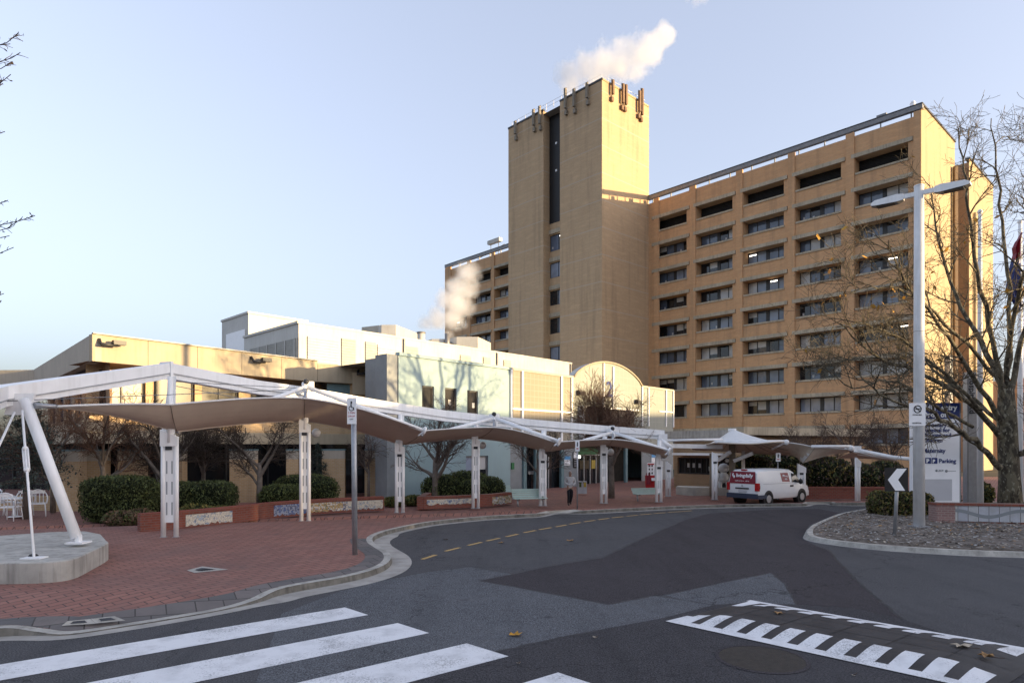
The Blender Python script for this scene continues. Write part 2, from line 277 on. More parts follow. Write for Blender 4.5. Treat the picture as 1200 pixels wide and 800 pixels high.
# ------------------------------------------------------------------ mesh helpers
ORG = {}
def tag(o, label=None, cat=None, group=None, kind=None):
    for a, b in (('label', label), ('category', cat), ('group', group), ('kind', kind)):
        if b: o[a] = b
    return o
def thing(name, label, cat, loc=(0, 0, 0), group=None):
    o = bpy.data.objects.new(name, None); SC.collection.objects.link(o); o.location = loc; o.empty_display_size = .3
    ORG[o] = V(loc); return tag(o, label, cat, group)
class MB:
    def __init__(s): s.v = []; s.f = []; s.m = []; s.mats = []; s.sm = []
    def mi(s, m):
        if m not in s.mats: s.mats.append(m)
        return s.mats.index(m)
    def face(s, pts, m, smooth=False):
        n = len(s.v); s.v += [tuple(p) for p in pts]; s.f.append(tuple(range(n, n+len(pts)))); s.m.append(s.mi(m)); s.sm.append(smooth)
    def prism(s, poly, z0, z1, m, top=True, bot=True, mtop=None):   # poly: list of (x, y); z may be lists
        n = len(poly); zz0 = z0 if isinstance(z0, (list, tuple)) else [z0]*n; zz1 = z1 if isinstance(z1, (list, tuple)) else [z1]*n
        lo = [(p[0], p[1], zz0[i]) for i, p in enumerate(poly)]; hi = [(p[0], p[1], zz1[i]) for i, p in enumerate(poly)]
        for i in range(n): j = (i+1) % n; s.face((lo[i], lo[j], hi[j], hi[i]), m)
        if top: s.face(hi, mtop or m)
        if bot: s.face(lo[::-1], m)
    def box(s, c, u, v, w, m):      # centre and three half-axis vectors
        c, u, v, w = V(c), V(u), V(v), V(w)
        P = [c+a*u+b*v+d*w for d in (-1, 1) for b in (-1, 1) for a in (-1, 1)]
        for q in ((0, 2, 3, 1), (4, 5, 7, 6), (0, 1, 5, 4), (1, 3, 7, 5), (3, 2, 6, 7), (2, 0, 4, 6)): s.face([P[i] for i in q], m)
    def bx(s, cx, cy, z0, z1, sx, sy, m, ang=0):
        c, n = cos(ang), sin(ang); s.box((cx, cy, (z0+z1)/2), (c*sx/2, n*sx/2, 0), (-n*sy/2, c*sy/2, 0), (0, 0, (z1-z0)/2), m)
    def beam(s, a, b, wd, ht, m, up=(0, 0, 1), ends=None):
        a, b = V(a), V(b); d = (b-a); L = d.length; d.normalize(); x = d.cross(V(up))
        x = x.normalized() if x.length > 1e-5 else V((1, 0, 0)); y = x.cross(d).normalized(); s.box((a+b)/2, d*L/2, x*wd/2, y*ht/2, m)
    def tube(s, pts, rad, m, n=8, cap=True, smooth=True):
        pts = [V(p) for p in pts]; rs = rad if isinstance(rad, (list, tuple)) else [rad]*len(pts)
        base = len(s.v); mi = s.mi(m); t0 = None; x = None
        for i, p in enumerate(pts):
            t = (pts[min(i+1, len(pts)-1)]-pts[max(i-1, 0)])
            t = t.normalized() if t.length > 1e-9 else V((0, 0, 1))
            if x is None: x = t.cross(V((0, 0, 1)) if abs(t.z) < .9 else V((1, 0, 0))).normalized()
            else:
                x = x-t*x.dot(t); x = x.normalized() if x.length > 1e-6 else t.orthogonal().normalized()
            y = t.cross(x)
            for k in range(n):
                a = 2*pi*k/n; q = p+(x*cos(a)+y*sin(a))*rs[i]; s.v.append((q.x, q.y, q.z))
        for i in range(len(pts)-1):
            for k in range(n):
                a = base+i*n+k; b = base+i*n+(k+1) % n; s.f.append((a, b, b+n, a+n)); s.m.append(mi); s.sm.append(smooth)
        if cap and n > 3:
            s.f.append(tuple(range(base+n-1, base-1, -1))); s.m.append(mi); s.sm.append(False)
            e = base+(len(pts)-1)*n; s.f.append(tuple(range(e, e+n))); s.m.append(mi); s.sm.append(False)
    def cyl(s, c, r, z0, z1, m, n=16, r1=None): s.tube([(c[0], c[1], z0), (c[0], c[1], z1)], [r, r if r1 is None else r1], m, n)
    def ball(s, c, r, m, n=12, sq=(1, 1, 1)):
        k = n//2; base = len(s.v); mi = s.mi(m)
        for i in range(k+1):
            th = pi*i/k
            for j in range(n): ph = 2*pi*j/n; s.v.append((c[0]+r*sq[0]*sin(th)*cos(ph), c[1]+r*sq[1]*sin(th)*sin(ph), c[2]+r*sq[2]*cos(th)))
        for i in range(k):
            for j in range(n):
                a = base+i*n+j; b = base+i*n+(j+1) % n; s.f.append((a, a+n, b+n, b)); s.m.append(mi); s.sm.append(True)
    def wall(s, o, d, n, s0, s1, z0, z1, ops, depth, m, mrev=None):   # wall with recessed openings; o origin, d along, n outward
        o, d, n = V(o), V(d), V(n); P = lambda a, z, q=0: (o.x+d.x*a-n.x*q, o.y+d.y*a-n.y*q, z)
        ss = sorted({s0, s1, *[x for op in ops for x in op[:2]]}); zs = sorted({z0, z1, *[x for op in ops for x in op[2:4]]})
        ss = [x for x in ss if s0 <= x <= s1]; zs = [x for x in zs if z0 <= x <= z1]
        for i in range(len(ss)-1):
            for j in range(len(zs)-1):
                cs, cz = (ss[i]+ss[i+1])/2, (zs[j]+zs[j+1])/2
                if any(op[0] < cs < op[1] and op[2] < cz < op[3] for op in ops): continue
                s.face((P(ss[i], zs[j]), P(ss[i+1], zs[j]), P(ss[i+1], zs[j+1]), P(ss[i], zs[j+1])), m)
        for a, b, c, e in [op[:4] for op in ops]:
            for q in (((a, c), (a, e)), ((b, e), (b, c)), ((a, e), (b, e)), ((b, c), (a, c))):
                (p1, z1_), (p2, z2_) = q; s.face((P(p1, z1_), P(p2, z2_), P(p2, z2_, depth), P(p1, z1_, depth)), mrev or m)
    def build(s, name, parent=None, origin=None, label=None, cat=None, group=None, kind=None):
        if parent is not None: og = ORG[parent]
        else:
            if origin is None:
                xs = [p[0] for p in s.v]; ys = [p[1] for p in s.v]; zs = [p[2] for p in s.v]; origin = ((min(xs)+max(xs))/2, (min(ys)+max(ys))/2, min(zs))
            og = V(origin)
        me = bpy.data.meshes.new(name); me.from_pydata([(a-og.x, b-og.y, c-og.z) for a, b, c in s.v], [], s.f)
        for m in s.mats: me.materials.append(MT[m])
        me.polygons.foreach_set('material_index', s.m); me.polygons.foreach_set('use_smooth', s.sm); me.update()
        o = bpy.data.objects.new(name, me); SC.collection.objects.link(o)
        if parent is not None: o.parent = parent
        else: o.location = og
        ORG[o] = og; return tag(o, label, cat, group, kind)
def copy_tree(o, parent=None):
    c = o.copy(); SC.collection.objects.link(c); c.parent = parent
    for ch in o.children: copy_tree(ch, c)
    return c
def text(body, size, m, org, right, up, name, parent, align='LEFT', bold=0, ext=.004, sx=1):
    cu = bpy.data.curves.new('t', 'FONT'); cu.body = body; cu.size = size; cu.align_x = align; cu.extrude = ext; cu.offset = bold; cu.resolution_u = 2
    ob = bpy.data.objects.new('t', cu); SC.collection.objects.link(ob)
    me = bpy.data.meshes.new_from_object(ob.evaluated_get(bpy.context.evaluated_depsgraph_get())); bpy.data.objects.remove(ob); bpy.data.curves.remove(cu)
    r = V(right).normalized(); u = V(up).normalized(); n = r.cross(u); og = V(org)-ORG[parent]
    me.transform(Matrix(((r.x*sx, u.x, n.x, og.x), (r.y*sx, u.y, n.y, og.y), (r.z*sx, u.z, n.z, og.z), (0, 0, 0, 1))))
    me.materials.clear(); me.materials.append(MT[m]); me.name = name
    o = bpy.data.objects.new(name, me); SC.collection.objects.link(o); o.parent = parent; ORG[o] = ORG[parent]; return o
def spline(pts, n=6):     # Catmull-Rom through the points
    pts = [V(p) for p in pts]; out = []
    for i in range(len(pts)-1):
        p0, p1, p2, p3 = pts[max(i-1, 0)], pts[i], pts[i+1], pts[min(i+2, len(pts)-1)]
        for k in range(n):
            t = k/n; out.append(.5*((2*p1)+(p2-p0)*t+(2*p0-5*p1+4*p2-p3)*t*t+(3*p1-p0-3*p2+p3)*t**3))
    return out+[pts[-1]]
def offset(path, dist):   # to the left of the path, in plan
    out = []
    for i, p in enumerate(path):
        t = path[min(i+1, len(path)-1)]-path[max(i-1, 0)]; t = V((t.x, t.y, 0)).normalized(); out.append(V((p.x-t.y*dist, p.y+t.x*dist, p.z)))
    return out
def strip(mb, a, b, m):
    for i in range(len(a)-1): mb.face((a[i], a[i+1], b[i+1], b[i]), m)
def sheet(mb, poly, z, m):
    P = [V((p[0], p[1], z if not hasattr(z, '__len__') else z[i])) for i, p in enumerate(poly)]
    for t in tessellate_polygon([[V((p.x, p.y, 0)) for p in P]]): mb.face([P[i] for i in t], m)

# ------------------------------------------------------------------ ground, road, paving, kerb
m = MB(); m.face(((-900, -500, -.03), (900, -500, -.03), (900, 1500, -.03), (-900, 1500, -.03)), 'ground_earth'); m.build('ground', kind='structure')
m = MB(); sheet(m, [(-70, -30), (90, -30), (90, 52), (30, 46), (-70, 46)], 0, 'asphalt'); m.build('road', kind='structure')
kpx = [(-260, 752, .14), (-60, 740, .14), (7, 735, .14), (42, 739, .07), (80, 742, .025), (150, 732, .025), (200, 724, .025), (262, 713, .025), (300, 702, .07), (333, 688, .14), (400, 676, .14), (430, 669, .14), (449.5, 661.5, .14),
       (457, 654, .14), (455, 647, .14), (445, 640.5, .14), (437, 635, .14), (436, 629.5, .14), (443, 625, .14), (455, 621, .14), (480, 615.3, .14), (510, 610.3, .14), (565, 605, .14), (603, 602.8, .14), (630, 601.6, .14),
       (645, 601.3, .02), (668, 600.6, .02), (684, 598.2, .14), (740, 595.3, .14), (790, 593, .14), (840, 591.4, .14), (900, 590.2, .14), (940, 589.8, .14), (948, 590.3, .02), (972, 590, .02), (980, 588.9, .14), (1040, 588.7, .14), (1120, 588.2, .14), (1300, 587, .14)]
kp = spline([G(a, b, z) for a, b, z in kpx], 5)
inner = offset(kp, .17); face_top = offset(kp, -.02); face_bot = [V((p.x, p.y, .0)) for p in offset(kp, -.05)]
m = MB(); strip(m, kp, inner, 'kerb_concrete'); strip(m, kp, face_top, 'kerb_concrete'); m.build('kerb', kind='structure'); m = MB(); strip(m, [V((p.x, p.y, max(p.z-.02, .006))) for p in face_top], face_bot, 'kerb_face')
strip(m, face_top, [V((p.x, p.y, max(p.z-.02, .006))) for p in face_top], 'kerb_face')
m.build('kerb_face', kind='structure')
gw = offset(kp, -.05); go = []
for i, p in enumerate(kp): go.append(offset(kp, -.58 if 8 < i/5 < 19 else -.30)[i])
for i in range(2): go = [go[0]]+[(go[j-1]+go[j]+go[j+1])/3 for j in range(1, len(go)-1)]+[go[-1]]
m = MB(); strip(m, [V((p.x, p.y, .010)) for p in gw], [V((p.x, p.y, .005)) for p in go], 'gutter_concrete'); m.build('gutter', kind='structure')
band = offset(kp, .17+.5); nb = 17*5
m = MB(); strip(m, [V((p.x, p.y, p.z+.004)) for p in inner[:nb]], [V((p.x, p.y, .146)) for p in band[:nb]], 'paver_grey'); m.build('paver_border', kind='structure')
poly = [(p.x, p.y) for p in inner]; zz = [p.z-.002 for p in inner]
m = MB()
far = [(95, 44), (95, 66), (-70, 66), (-70, 8)]
sheet(m, poly+far, zz+[.138]*len(far), 'paving'); m.build('brick_paving', kind='structure')
# pale concrete pram ramps
m = MB(); r1 = [G(628, 601.2, .148), G(645, 600.9, .03), G(668, 600.4, .03), G(684, 597.8, .148), G(672, 596.6, .148), G(640, 598.4, .148)]
m.face(r1, 'ramp_concrete'); m.face([G(940, 589.6, .148), G(948, 590.1, .03), G(972, 589.8, .03), G(980, 588.7, .148), G(976, 587.4, .148), G(944, 587.6, .148)], 'ramp_concrete'); m.build('kerb_ramp', kind='structure')

def gpoly(pts, z): return [tuple(G(a, b, z)[:2]) for a, b in pts]
pd = [(562, 680), (601, 672.5), (640, 664), (668, 659), (706, 653.5), (740, 637), (768, 624.5), (800, 610), (830, 601.5), (900, 597), (960, 596), (985, 601), (948, 615), (940, 631), (958, 640), (969, 643.5), (1007, 683.5), (1030, 703), (1057, 725), (1000, 712), (933, 708), (919, 683), (903, 671), (776, 697), (765, 698), (713, 708)]
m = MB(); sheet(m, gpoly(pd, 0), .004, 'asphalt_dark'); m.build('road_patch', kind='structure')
pl = [(300, 800), (330, 719), (400, 692), (459, 677.6), (500, 670), (551, 664), (601, 672.5), (562, 680), (713, 708), (765, 698), (800, 703), (835, 709), (776, 724), (700, 738), (640, 750.5), (581, 764), (520, 780), (470, 795), (455, 830), (290, 830)]
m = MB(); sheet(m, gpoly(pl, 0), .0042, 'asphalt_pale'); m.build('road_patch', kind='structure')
pw = [(776.5, 697), (903, 671), (919.5, 683.5), (933, 708), (870, 706), (836, 708.5), (800, 702.5)]
m = MB(); sheet(m, gpoly(pw, 0), .0044, 'asphalt_pale'); m.build('road_patch', kind='structure')
pn = [(455, 830), (470, 795), (520, 780), (581, 764), (640, 750.5), (700, 738), (776, 724), (836, 709), (870, 706), (1000, 712), (1057, 725), (1250, 790), (1250, 900), (455, 900)]
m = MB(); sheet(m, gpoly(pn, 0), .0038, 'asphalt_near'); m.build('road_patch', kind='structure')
def seam(pts, w=.03, z=.0052):
    P = []
    rr = random.Random(5)
    for i in range(len(pts)-1):
        for k in range(12): a = G(*pts[i]).lerp(G(*pts[i+1]), k/12); P.append(V((a.x+rr.gauss(0, .015), a.y+rr.gauss(0, .015), z)))
    P.append(V((*G(*pts[-1])[:2], z))); m = MB(); L_ = offset(P, w); R_ = offset(P, -w); strip(m, L_, R_, 'tar_seam'); m.build('road_seam', kind='structure')
plain('tar_seam', (.035, .034, .036), .7, .3, var=.3)
seam(pd[0:8]); seam(pd[14:19]); seam([pd[0], pd[-1], pd[-2]]); seam([(700, 738), (640, 750.5), (581, 764)]); seam([(459, 677.6), (500, 670), (551, 664), (601, 672.5)], .02); seam([(776.5, 697), (903, 671), (919.5, 683.5), (933, 708)], .02)
# zebra crossing: four stripes running to the lower left
m = MB()
for tip, end in (((404, 711.6), (431.5, 720.5)), ((466, 730), (503, 741.7)), ((547, 753.8), (596, 769)), ((654, 788), (700, 803))):
    a, b = G(*tip), G(*end); d = (G(404, 711.6)-G(0, 778.7)).normalized()
    m.face([(a.x, a.y, .0085), (b.x, b.y, .0085), (b.x-d.x*14, b.y-d.y*14, .0085), (a.x-d.x*14, a.y-d.y*14, .0085)], 'road_white')
m.build('zebra_crossing', kind='structure')
m = MB(); ds = [(503, 652.5), (530.5, 643.5), (556.5, 637), (578, 632), (600, 627.2), (621, 622.6), (639, 619.2), (657.6, 616), (674, 613), (691, 610.3), (707.5, 607.9), (724, 605.8), (741, 604), (757, 602.4), (773, 601), (790, 599.7), (804, 598.7)]
for i, (a, b) in enumerate(ds):
    p = G(a, b); q = G(*ds[min(i+1, len(ds)-1)]) if i < len(ds)-1 else p+(p-G(*ds[i-1])); d = (q-p).normalized(); n = V((-d.y, d.x, 0))
    m.face([p+d*x*.40+n*y*.065+V((0, 0, .0085)) for x, y in ((-1, -1), (1, -1), (1, 1), (-1, 1))], 'road_yellow')
m.build('road_marking', kind='structure')

# traffic island
ipx = [(1300, 658), (1200, 653.5), (1140, 651.5), (1074, 647.8), (1020, 643.5), (976, 638.5), (950, 634), (941, 629.5), (944, 621.5), (955, 615), (978, 605.5), (1000, 600.7), (1034, 596.3), (1070, 595), (1150, 593.5), (1300, 592)]
ip = spline([G(a, b, 0) for a, b in ipx], 5)
ti, bi = offset(ip, -.14), offset(ip, -.32)
m = MB(); strip(m, [V((p.x, p.y, .14)) for p in ti], [V((p.x, p.y, .14)) for p in bi], 'kerb_concrete'); strip(m, ip, [V((p.x, p.y, .006)) for p in ti], 'gutter_concrete'); 
strip(m, [V((p.x, p.y, .004)) for p in offset(ip, -.08)], [V((p.x, p.y, .14)) for p in ti], 'kerb_concrete'); m.build('island_kerb', kind='structure')
m = MB(); bm = bmesh.new(); vv = [bm.verts.new((p.x, p.y, .125)) for p in bi]
for t in tessellate_polygon([[V((p.x, p.y, 0)) for p in bi]]): bm.faces.new([vv[i] for i in t])
bmesh.ops.subdivide_edges(bm, edges=bm.edges[:], cuts=5, use_grid_fill=True)
rs = random.Random(3)
for v in bm.verts:
    if not v.is_boundary: v.co.z += rs.uniform(-.01, .05)
for f in bm.faces: m.face([v.co[:] for v in f.verts], 'soil', True)
isl = [(v.co.x, v.co.y) for v in bm.verts]; bm.free(); m.build('island_soil', kind='structure')
def inside(x, y, poly):
    c = False; j = len(poly)-1
    for i in range(len(poly)):
        if (poly[i][1] > y) != (poly[j][1] > y) and x < (poly[j][0]-poly[i][0])*(y-poly[i][1])/(poly[j][1]-poly[i][1])+poly[i][0]: c = not c
        j = i
    return c
ipoly = [(p.x, p.y) for p in bi]
def leaf(mb, c, s, m, rnd, flat=False):
    a = rnd.uniform(0, 2*pi); t = rnd.uniform(-.4, .4) if flat else rnd.uniform(-1.5, 1.5); r2 = rnd.uniform(-.35, .35) if flat else rnd.uniform(-1.5, 1.5)
    u = V((cos(a)*cos(t), sin(a)*cos(t), sin(t)))*s; v = V((-sin(a)*cos(r2), cos(a)*cos(r2), sin(r2)))*s*rnd.uniform(.5, .9); c = V(c)
    mb.face((c-u, c-v*.8+u*.1, c+u, c+v), m)
m = MB()
for i in range(6500):
    for _ in range(9):
        x, y = rs.uniform(10, 42), rs.uniform(18, 34)
        if inside(x, y, ipoly): break
    else: continue
    leaf(m, (x, y, .165+rs.uniform(0, .04)), rs.uniform(.022, .07)*(1.8 if rs.random() < .05 else 1), rs.choice(['leaf_litter_grey']*5+['leaf_dry', 'leaf_pale', 'soil', 'leaf_mixed']), rs, True)
m.build('leaf_litter', label='grey and brown dead leaves strewn over the soil of the traffic island', cat='leaf litter', kind='stuff')

# ------------------------------------------------------------------ hospital ward block
C0 = V((43.3, 69.0)); U1 = V((-.6777, .7354)); U2 = V((.7354, .6777))
def Q(s, v, z): p = C0+U1*s+U2*v; return V((p.x, p.y, z))
def s_of(px, v=0.0):
    q = (px-CX)/F; bx, by = C0.x+U2.x*v, C0.y+U2.y*v; return (bx-q*by)/(q*U1.y-U1.x)
D1, D2 = V((U1.x, U1.y, 0)), V((U2.x, U2.y, 0))
rng = random.Random(11)
bl = thing('hospital_building', 'tall tan brick ward block with rows of recessed windows under a dark roof rail', 'building', Q(17, 16, 0))
SEND, VD = 83.5, 32.0
pill = [(s_of(1080), s_of(1071)), (s_of(1001.4), s_of(991.5)), (s_of(931.8), s_of(923.8)), (s_of(870.7), s_of(863)), (s_of(815.6), s_of(808.8)), (s_of(766.7), s_of(759)-2)]
bays = [(pill[i][1], pill[i+1][0]) for i in range(5)]
bw0 = bays[3][1]-bays[3][0]; pw0 = pill[3][1]-pill[3][0]
lb = [(s_of(595)-3.0, s_of(580)), (s_of(576.5), s_of(552)), (s_of(548), s_of(529))]
LZ = [36.24-3.82*k for k in range(10)]
ops = []; ow = []
for bi_, (a, b) in enumerate(bays+lb):
    for k in range(10):
        zt = LZ[k]-.46; zb = LZ[k]-2.18; sa, sb = a+.35, b-.02
        if bi_ < 5: sa, sb = a+.55, b-.05
        if zb < .3: continue
        ops.append((sa, sb, zb, zt)); ow.append((bi_, k, sa, sb, zb, zt))
m = MB()
m.wall(Q(0, 0, 0), D1, -D2, 0, SEND, 0, 38.3, ops, 1.35, 'brick_hospital')
# pilasters, joint strips
for a, b in pill: m.box(Q((a+b)/2, -.03, 19.3), D1*(b-a)/2, D2*.13, (0, 0, 19.42), 'brick_hospital')
for a, b in ((s_of(580)+.05, s_of(576.5)-.05), (s_of(552)+.05, s_of(548)-.05), (s_of(529)+.05, SEND-.01)): m.box(Q((a+b)/2, -.03, 19.3), D1*(b-a)/2, D2*.13, (0, 0, 19.42), 'brick_hospital')
m.build('wall', bl)
m = MB()
m.wall(Q(0, 0, 0), D2, -D1, 0, 12.7, 0, 39.35, [], .3, 'brick_sunlit'); m.wall(Q(0, 19.2, 0), D2, -D1, 0, 12.8, 0, 39.35, [], .3, 'brick_sunlit')
for a, b, c, e in ((0, 12.7, 3.2, 12.7), (0, 19.2, 3.2, 19.2), (3.2, 12.7, 3.2, 19.2)): m.face((Q(a, b, 0), Q(c, e, 0), Q(c, e, 38.9), Q(a, b, 38.9)), 'brick_annex')  # notch walls take a darker brick in place of shade
m.face((Q(0, 32, 0), Q(SEND, 32, 0), Q(SEND, 32, 38.9), Q(0, 32, 38.9)), 'brick_hospital'); m.face((Q(SEND, 0, 0), Q(SEND, 32, 0), Q(SEND, 32, 38.9), Q(SEND, 0, 38.9)), 'brick_hospital')
m.build('end_wall', bl)
m = MB()
for s0, s1, v0, v1 in ((3.21, SEND-.02, .05, 31.95), (.02, 3.19, .05, 12.68), (.02, 3.19, 19.22, 31.95)): m.face((Q(s0, v0, 38.25), Q(s1, v0, 38.25), Q(s1, v1, 38.25), Q(s0, v1, 38.25)), 'roofing')
rf = m.build('roof', bl)
m = MB(); m.box(Q(SEND/2, .10, 39.12), D1*(SEND/2+.1), D2*.25, (0, 0, .24), 'grey_metal'); m.box(Q(SEND/2, -.12, 39.42), D1*(SEND/2+.1), D2*.06, (0, 0, .06), 'dark_metal')
for i in range(28): m.box(Q(1+i*3.0, .12, 38.55), D1*.05, D2*.08, (0, 0, .32), 'grey_metal')
m.build('parapet_rail', rf)
m = MB()
for s0, s1 in ((-.08, 12.75), (19.15, 32.05)): m.box(Q(.15, (s0+s1)/2, 39.4), D1*.28, D2*(s1-s0)/2, (0, 0, .09), 'dark_metal')
m.build('coping', rf)
m = MB()     # lintels and sills as bands over each opening
for bi_, k, a, b, zb, zt in ow:
    m.box(Q((a+b)/2-.05, -.02, zt+.23), D1*((b-a)/2+(.42 if bi_ < 5 else .25)), D2*.16, (0, 0, .225), 'lintel_concrete')
    m.box(Q((a+b)/2-.05, .62, zb-.10), D1*((b-a)/2+.02), D2*.72, (0, 0, .11), 'lintel_concrete')
m.build('lintel_band', bl)
def window(parent, o, d, n, w, h, npane, blinds, rnd, frame='dark_metal', centre=.22, lit=.0):
    """o lower-left corner of the opening on the glass plane"""
    o, d, n = V(o), V(d), V(n); fm = MB(); pm = MB(); t = .09
    Z = V((0, 0, 1))
    def bar(a0, a1, z0, z1, dep=.05): fm.box(o+d*(a0+a1)/2+Z*(z0+z1)/2+n*dep/2, d*(a1-a0)/2, n*dep, Z*(z1-z0)/2, frame)
    bar(0, w, 0, t); bar(0, w, h-t, h); bar(0, t, t, h-t); bar(w-t, w, t, h-t)
    xs = [t]; half = npane//2
    cx = w/2
    if npane >= 4:
        bar(cx-centre, cx+centre, t, h-t, .06)
        segs = [(t, cx-centre, half), (cx+centre, w-t, npane-half)]
    else: segs = [(t, w-t, npane)]
    for a, b, cnt in segs:
        pw_ = (b-a)/cnt; mode = rnd.random()
        for i in range(cnt):
            if i: bar(a+i*pw_-.045, a+i*pw_+.045, t, h-t, .05)
            x0, x1 = a+i*pw_+(.03 if i else 0), a+(i+1)*pw_-(.03 if i < cnt-1 else 0)
            r = rnd.random() if rnd.random() < .4 else mode
            if r < blinds*.6: mt, fr = 'glass_blind', 1.0
            elif r < blinds: mt, fr = 'glass_blind_grey', 1.0
            elif r < blinds+.12 and blinds > 0: mt, fr = 'glass_blind', rnd.uniform(.3, .7)
            else: mt, fr = rnd.choice(['glass_dark', 'glass_sky_tint', 'glass_sky_tint']) if blinds > 0 else 'glass_dim', 1.0
            zs = h-t-(h-2*t)*fr; P = lambda x, z: o+d*x+Z*z+n*.015
            pm.face((P(x0, zs), P(x1, zs), P(x1, h-t), P(x0, h-t)), mt)
            if fr < 1: pm.face((P(x0, t), P(x1, t), P(x1, zs), P(x0, zs)), 'glass_dark')
            if 'blind' not in mt and rnd.random() < .3:
                q = rnd.uniform(x0+.1, x1-.25); P2 = lambda x, z: o+d*x+Z*z+n*.02; zz_ = rnd.uniform(.25, .5); pm.face((P2(q, zz_), P2(q+.22, zz_), P2(q+.22, zz_+.32), P2(q, zz_+.32)), 'glass_blind')
            if rnd.random() < lit:
                P3 = lambda x, z: o+d*x+Z*z+n*.022; zz_ = h-t-.28; pm.face((P3(x0+.1, zz_), P3(x1-.15, zz_), P3(x1-.15, zz_+.1), P3(x0+.1, zz_+.1)), 'lit_tube')
    f = fm.build('window', parent); pm.build('pane', f); return f
for bi_, k, a, b, zb, zt in ow:
    if bi_ < 4 and k > 8: continue
    inset = 1.33
    if k == 0:
        mm = MB(); mm.face((Q(a, inset, zb), Q(b, inset, zb), Q(b, inset, zt), Q(a, inset, zt)), 'dark_louvre')
        for i in range(9): mm.box(Q((a+b)/2, inset-.08, zb+.12+i*.19), D1*(b-a)/2, D2*.05, (0, 0, .02), 'dark_louvre')
        mm.build('louvre', bl); continue
    bp = .24+.045*k if bi_ in (0, 1) else .20+.035*k
    if bi_ == 0 and k in (6, 7): bp = 1.05
    if bi_ == 1 and k == 7: bp = .9
    window(bl, Q(b, inset, zb), -D1, -D2, b-a, zt-zb, 4, bp, rng, lit=.018)
# details on the sunlit end: ducts, small windows and a downpipe
m = MB(); m.bx(*Q(-.35, 11.4, 0)[:2], 0.2, 36, .35, .5, 'brick_annex', 0); m.build('duct', bl)
m = MB()
for z0 in (6.5, 10.5): m.box(Q(-.25, 9.2, z0+1.6), D1*.25, D2*.55, (0, 0, 1.5), 'white_cladding')
m.build('vent_box', bl)
m = MB(); m.tube([Q(-.2, 21.2, .3), Q(-.2, 21.2, 33)], .16, 'brick_sunlit', 8); m.build('flue', bl)
for z0 in (7.5, 11.3, 15.1): window(bl, Q(-.02, 23.5, z0), D2, -D1, 2.4, 1.6, 2, .4, rng)
# rooftop bits
m = MB(); p = Q(72, 3, 38.3)
for dx in (-1.1, 1.1): m.tube([Q(72+dx, 3, 38.3), Q(72+dx, 3, 42.0)], .06, 'grey_metal', 5)
m.box(Q(72, 3, 42.2), D1*1.7, D2*.4, (0, 0, .35), 'white_cladding'); m.tube([Q(76, 2, 39.4), Q(68, 2, 40.6)], .05, 'grey_metal', 4); m.build('roof_mast', rf)
m = MB(); m.cyl(Q(1.0, .6, 0)[:2], .28, 39.3, 39.9, 'sign_white', 8); m.ball(Q(1.0, .6, 40.0), .3, 'sign_white', 8); m.build('roof_camera', rf)
m = MB(); m.box(Q(4, .8, 39.6), D1*.5, D2*.5, (0, 0, .3), 'grey_metal'); m.build('roof_vent', rf)

# ------------------------------------------------------------------ lift tower
NT0 = Q(s_of(760), 0, 0)-D2*10.5
def T(s, w, z): p = NT0+D1*s+D2*w; return V((p.x, p.y, z))
tw = thing('lift_tower', 'tall plain brick lift tower with a dark vertical slot and antennas around its top', 'tower', T(9, 5, 0))
TH = 52.3; SW = 18.6
m = MB()
def wl(a, b, z0, z1, mt='brick_tower'): m.face((T(*a, z0), T(*b, z0), T(*b, z1), T(*a, z1)), mt)
wl((0, 0), (7.7, 0), 0, TH); wl((0, 0), (0, 10.6), 0, TH); wl((11.0, 0), (SW, 0), 0, TH); wl((SW, 0), (SW, 10.6), 0, TH); wl((0, 10.6), (SW, 10.6), 0, TH)
wl((7.7, 0), (7.7, 1.3), 0, TH); wl((11.0, 0), (11.0, 1.3), 0, TH)
m.build('wall', tw)
m = MB(); m.face((T(0, 0, TH-.5), T(SW, 0, TH-.5), T(SW, 10.6, TH-.5), T(0, 10.6, TH-.5)), 'roofing'); tr = m.build('roof', tw)
m = MB()
for a, b in ((-.06, 7.72), (10.98, SW+.06)): m.box(T((a+b)/2, .12, TH+.12), D1*(b-a)/2, D2*.2, (0, 0, .13), 'dark_metal')
m.box(T(.12, 5.3, TH+.11), D1*.2, D2*5.2, (0, 0, .12), 'brick_sunlit'); m.box(T(SW-.12, 5.3, TH+.11), D1*.2, D2*5.2, (0, 0, .12), 'dark_metal'); m.build('coping', tr)
m = MB()
for h_ in (.55, 1.05): m.tube([T(.4, 10.2, TH+h_), T(.4, .4, TH+h_), T(SW-.4, .4, TH+h_)], .03, 'white_paint', 4)
for i in range(13): m.tube([T(.4+i*(SW-.8)/12, .4, TH), T(.4+i*(SW-.8)/12, .4, TH+1.05)], .03, 'white_paint', 4)
for i in range(1, 7): m.tube([T(.4, .4+i*1.5, TH), T(.4, .4+i*1.5, TH+1.05)], .03, 'white_paint', 4)
m.build('railing', tr)
m = MB(); zs_ = ZZ(262, 96); m.box(T(9.35, 1.35, (zs_+TH-.6)/2), D1*1.66, D2*.08, (0, 0, (TH-.6-zs_)/2), 'black_paint')
for z_ in (43.5, 47.5): m.box(T(9.6, 1.24, z_), D1*.16, D2*.03, (0, 0, .14), 'sign_white')
m.build('dark_panel', tw)
opt = []
zc = [(ZZ(a, 96.5), ZZ(b, 96.5)) for a, b in ((296, 277), (327, 309.5), (359, 342), (392, 374), (423, 407), (456, 440), (489, 473))]
m = MB(); m.wall(T(7.7, 1.3, 0), D1, -D2, 0, 3.3, 0, zs_, [(.0, 3.3, a, b) for a, b in zc], .25, 'brick_tower')
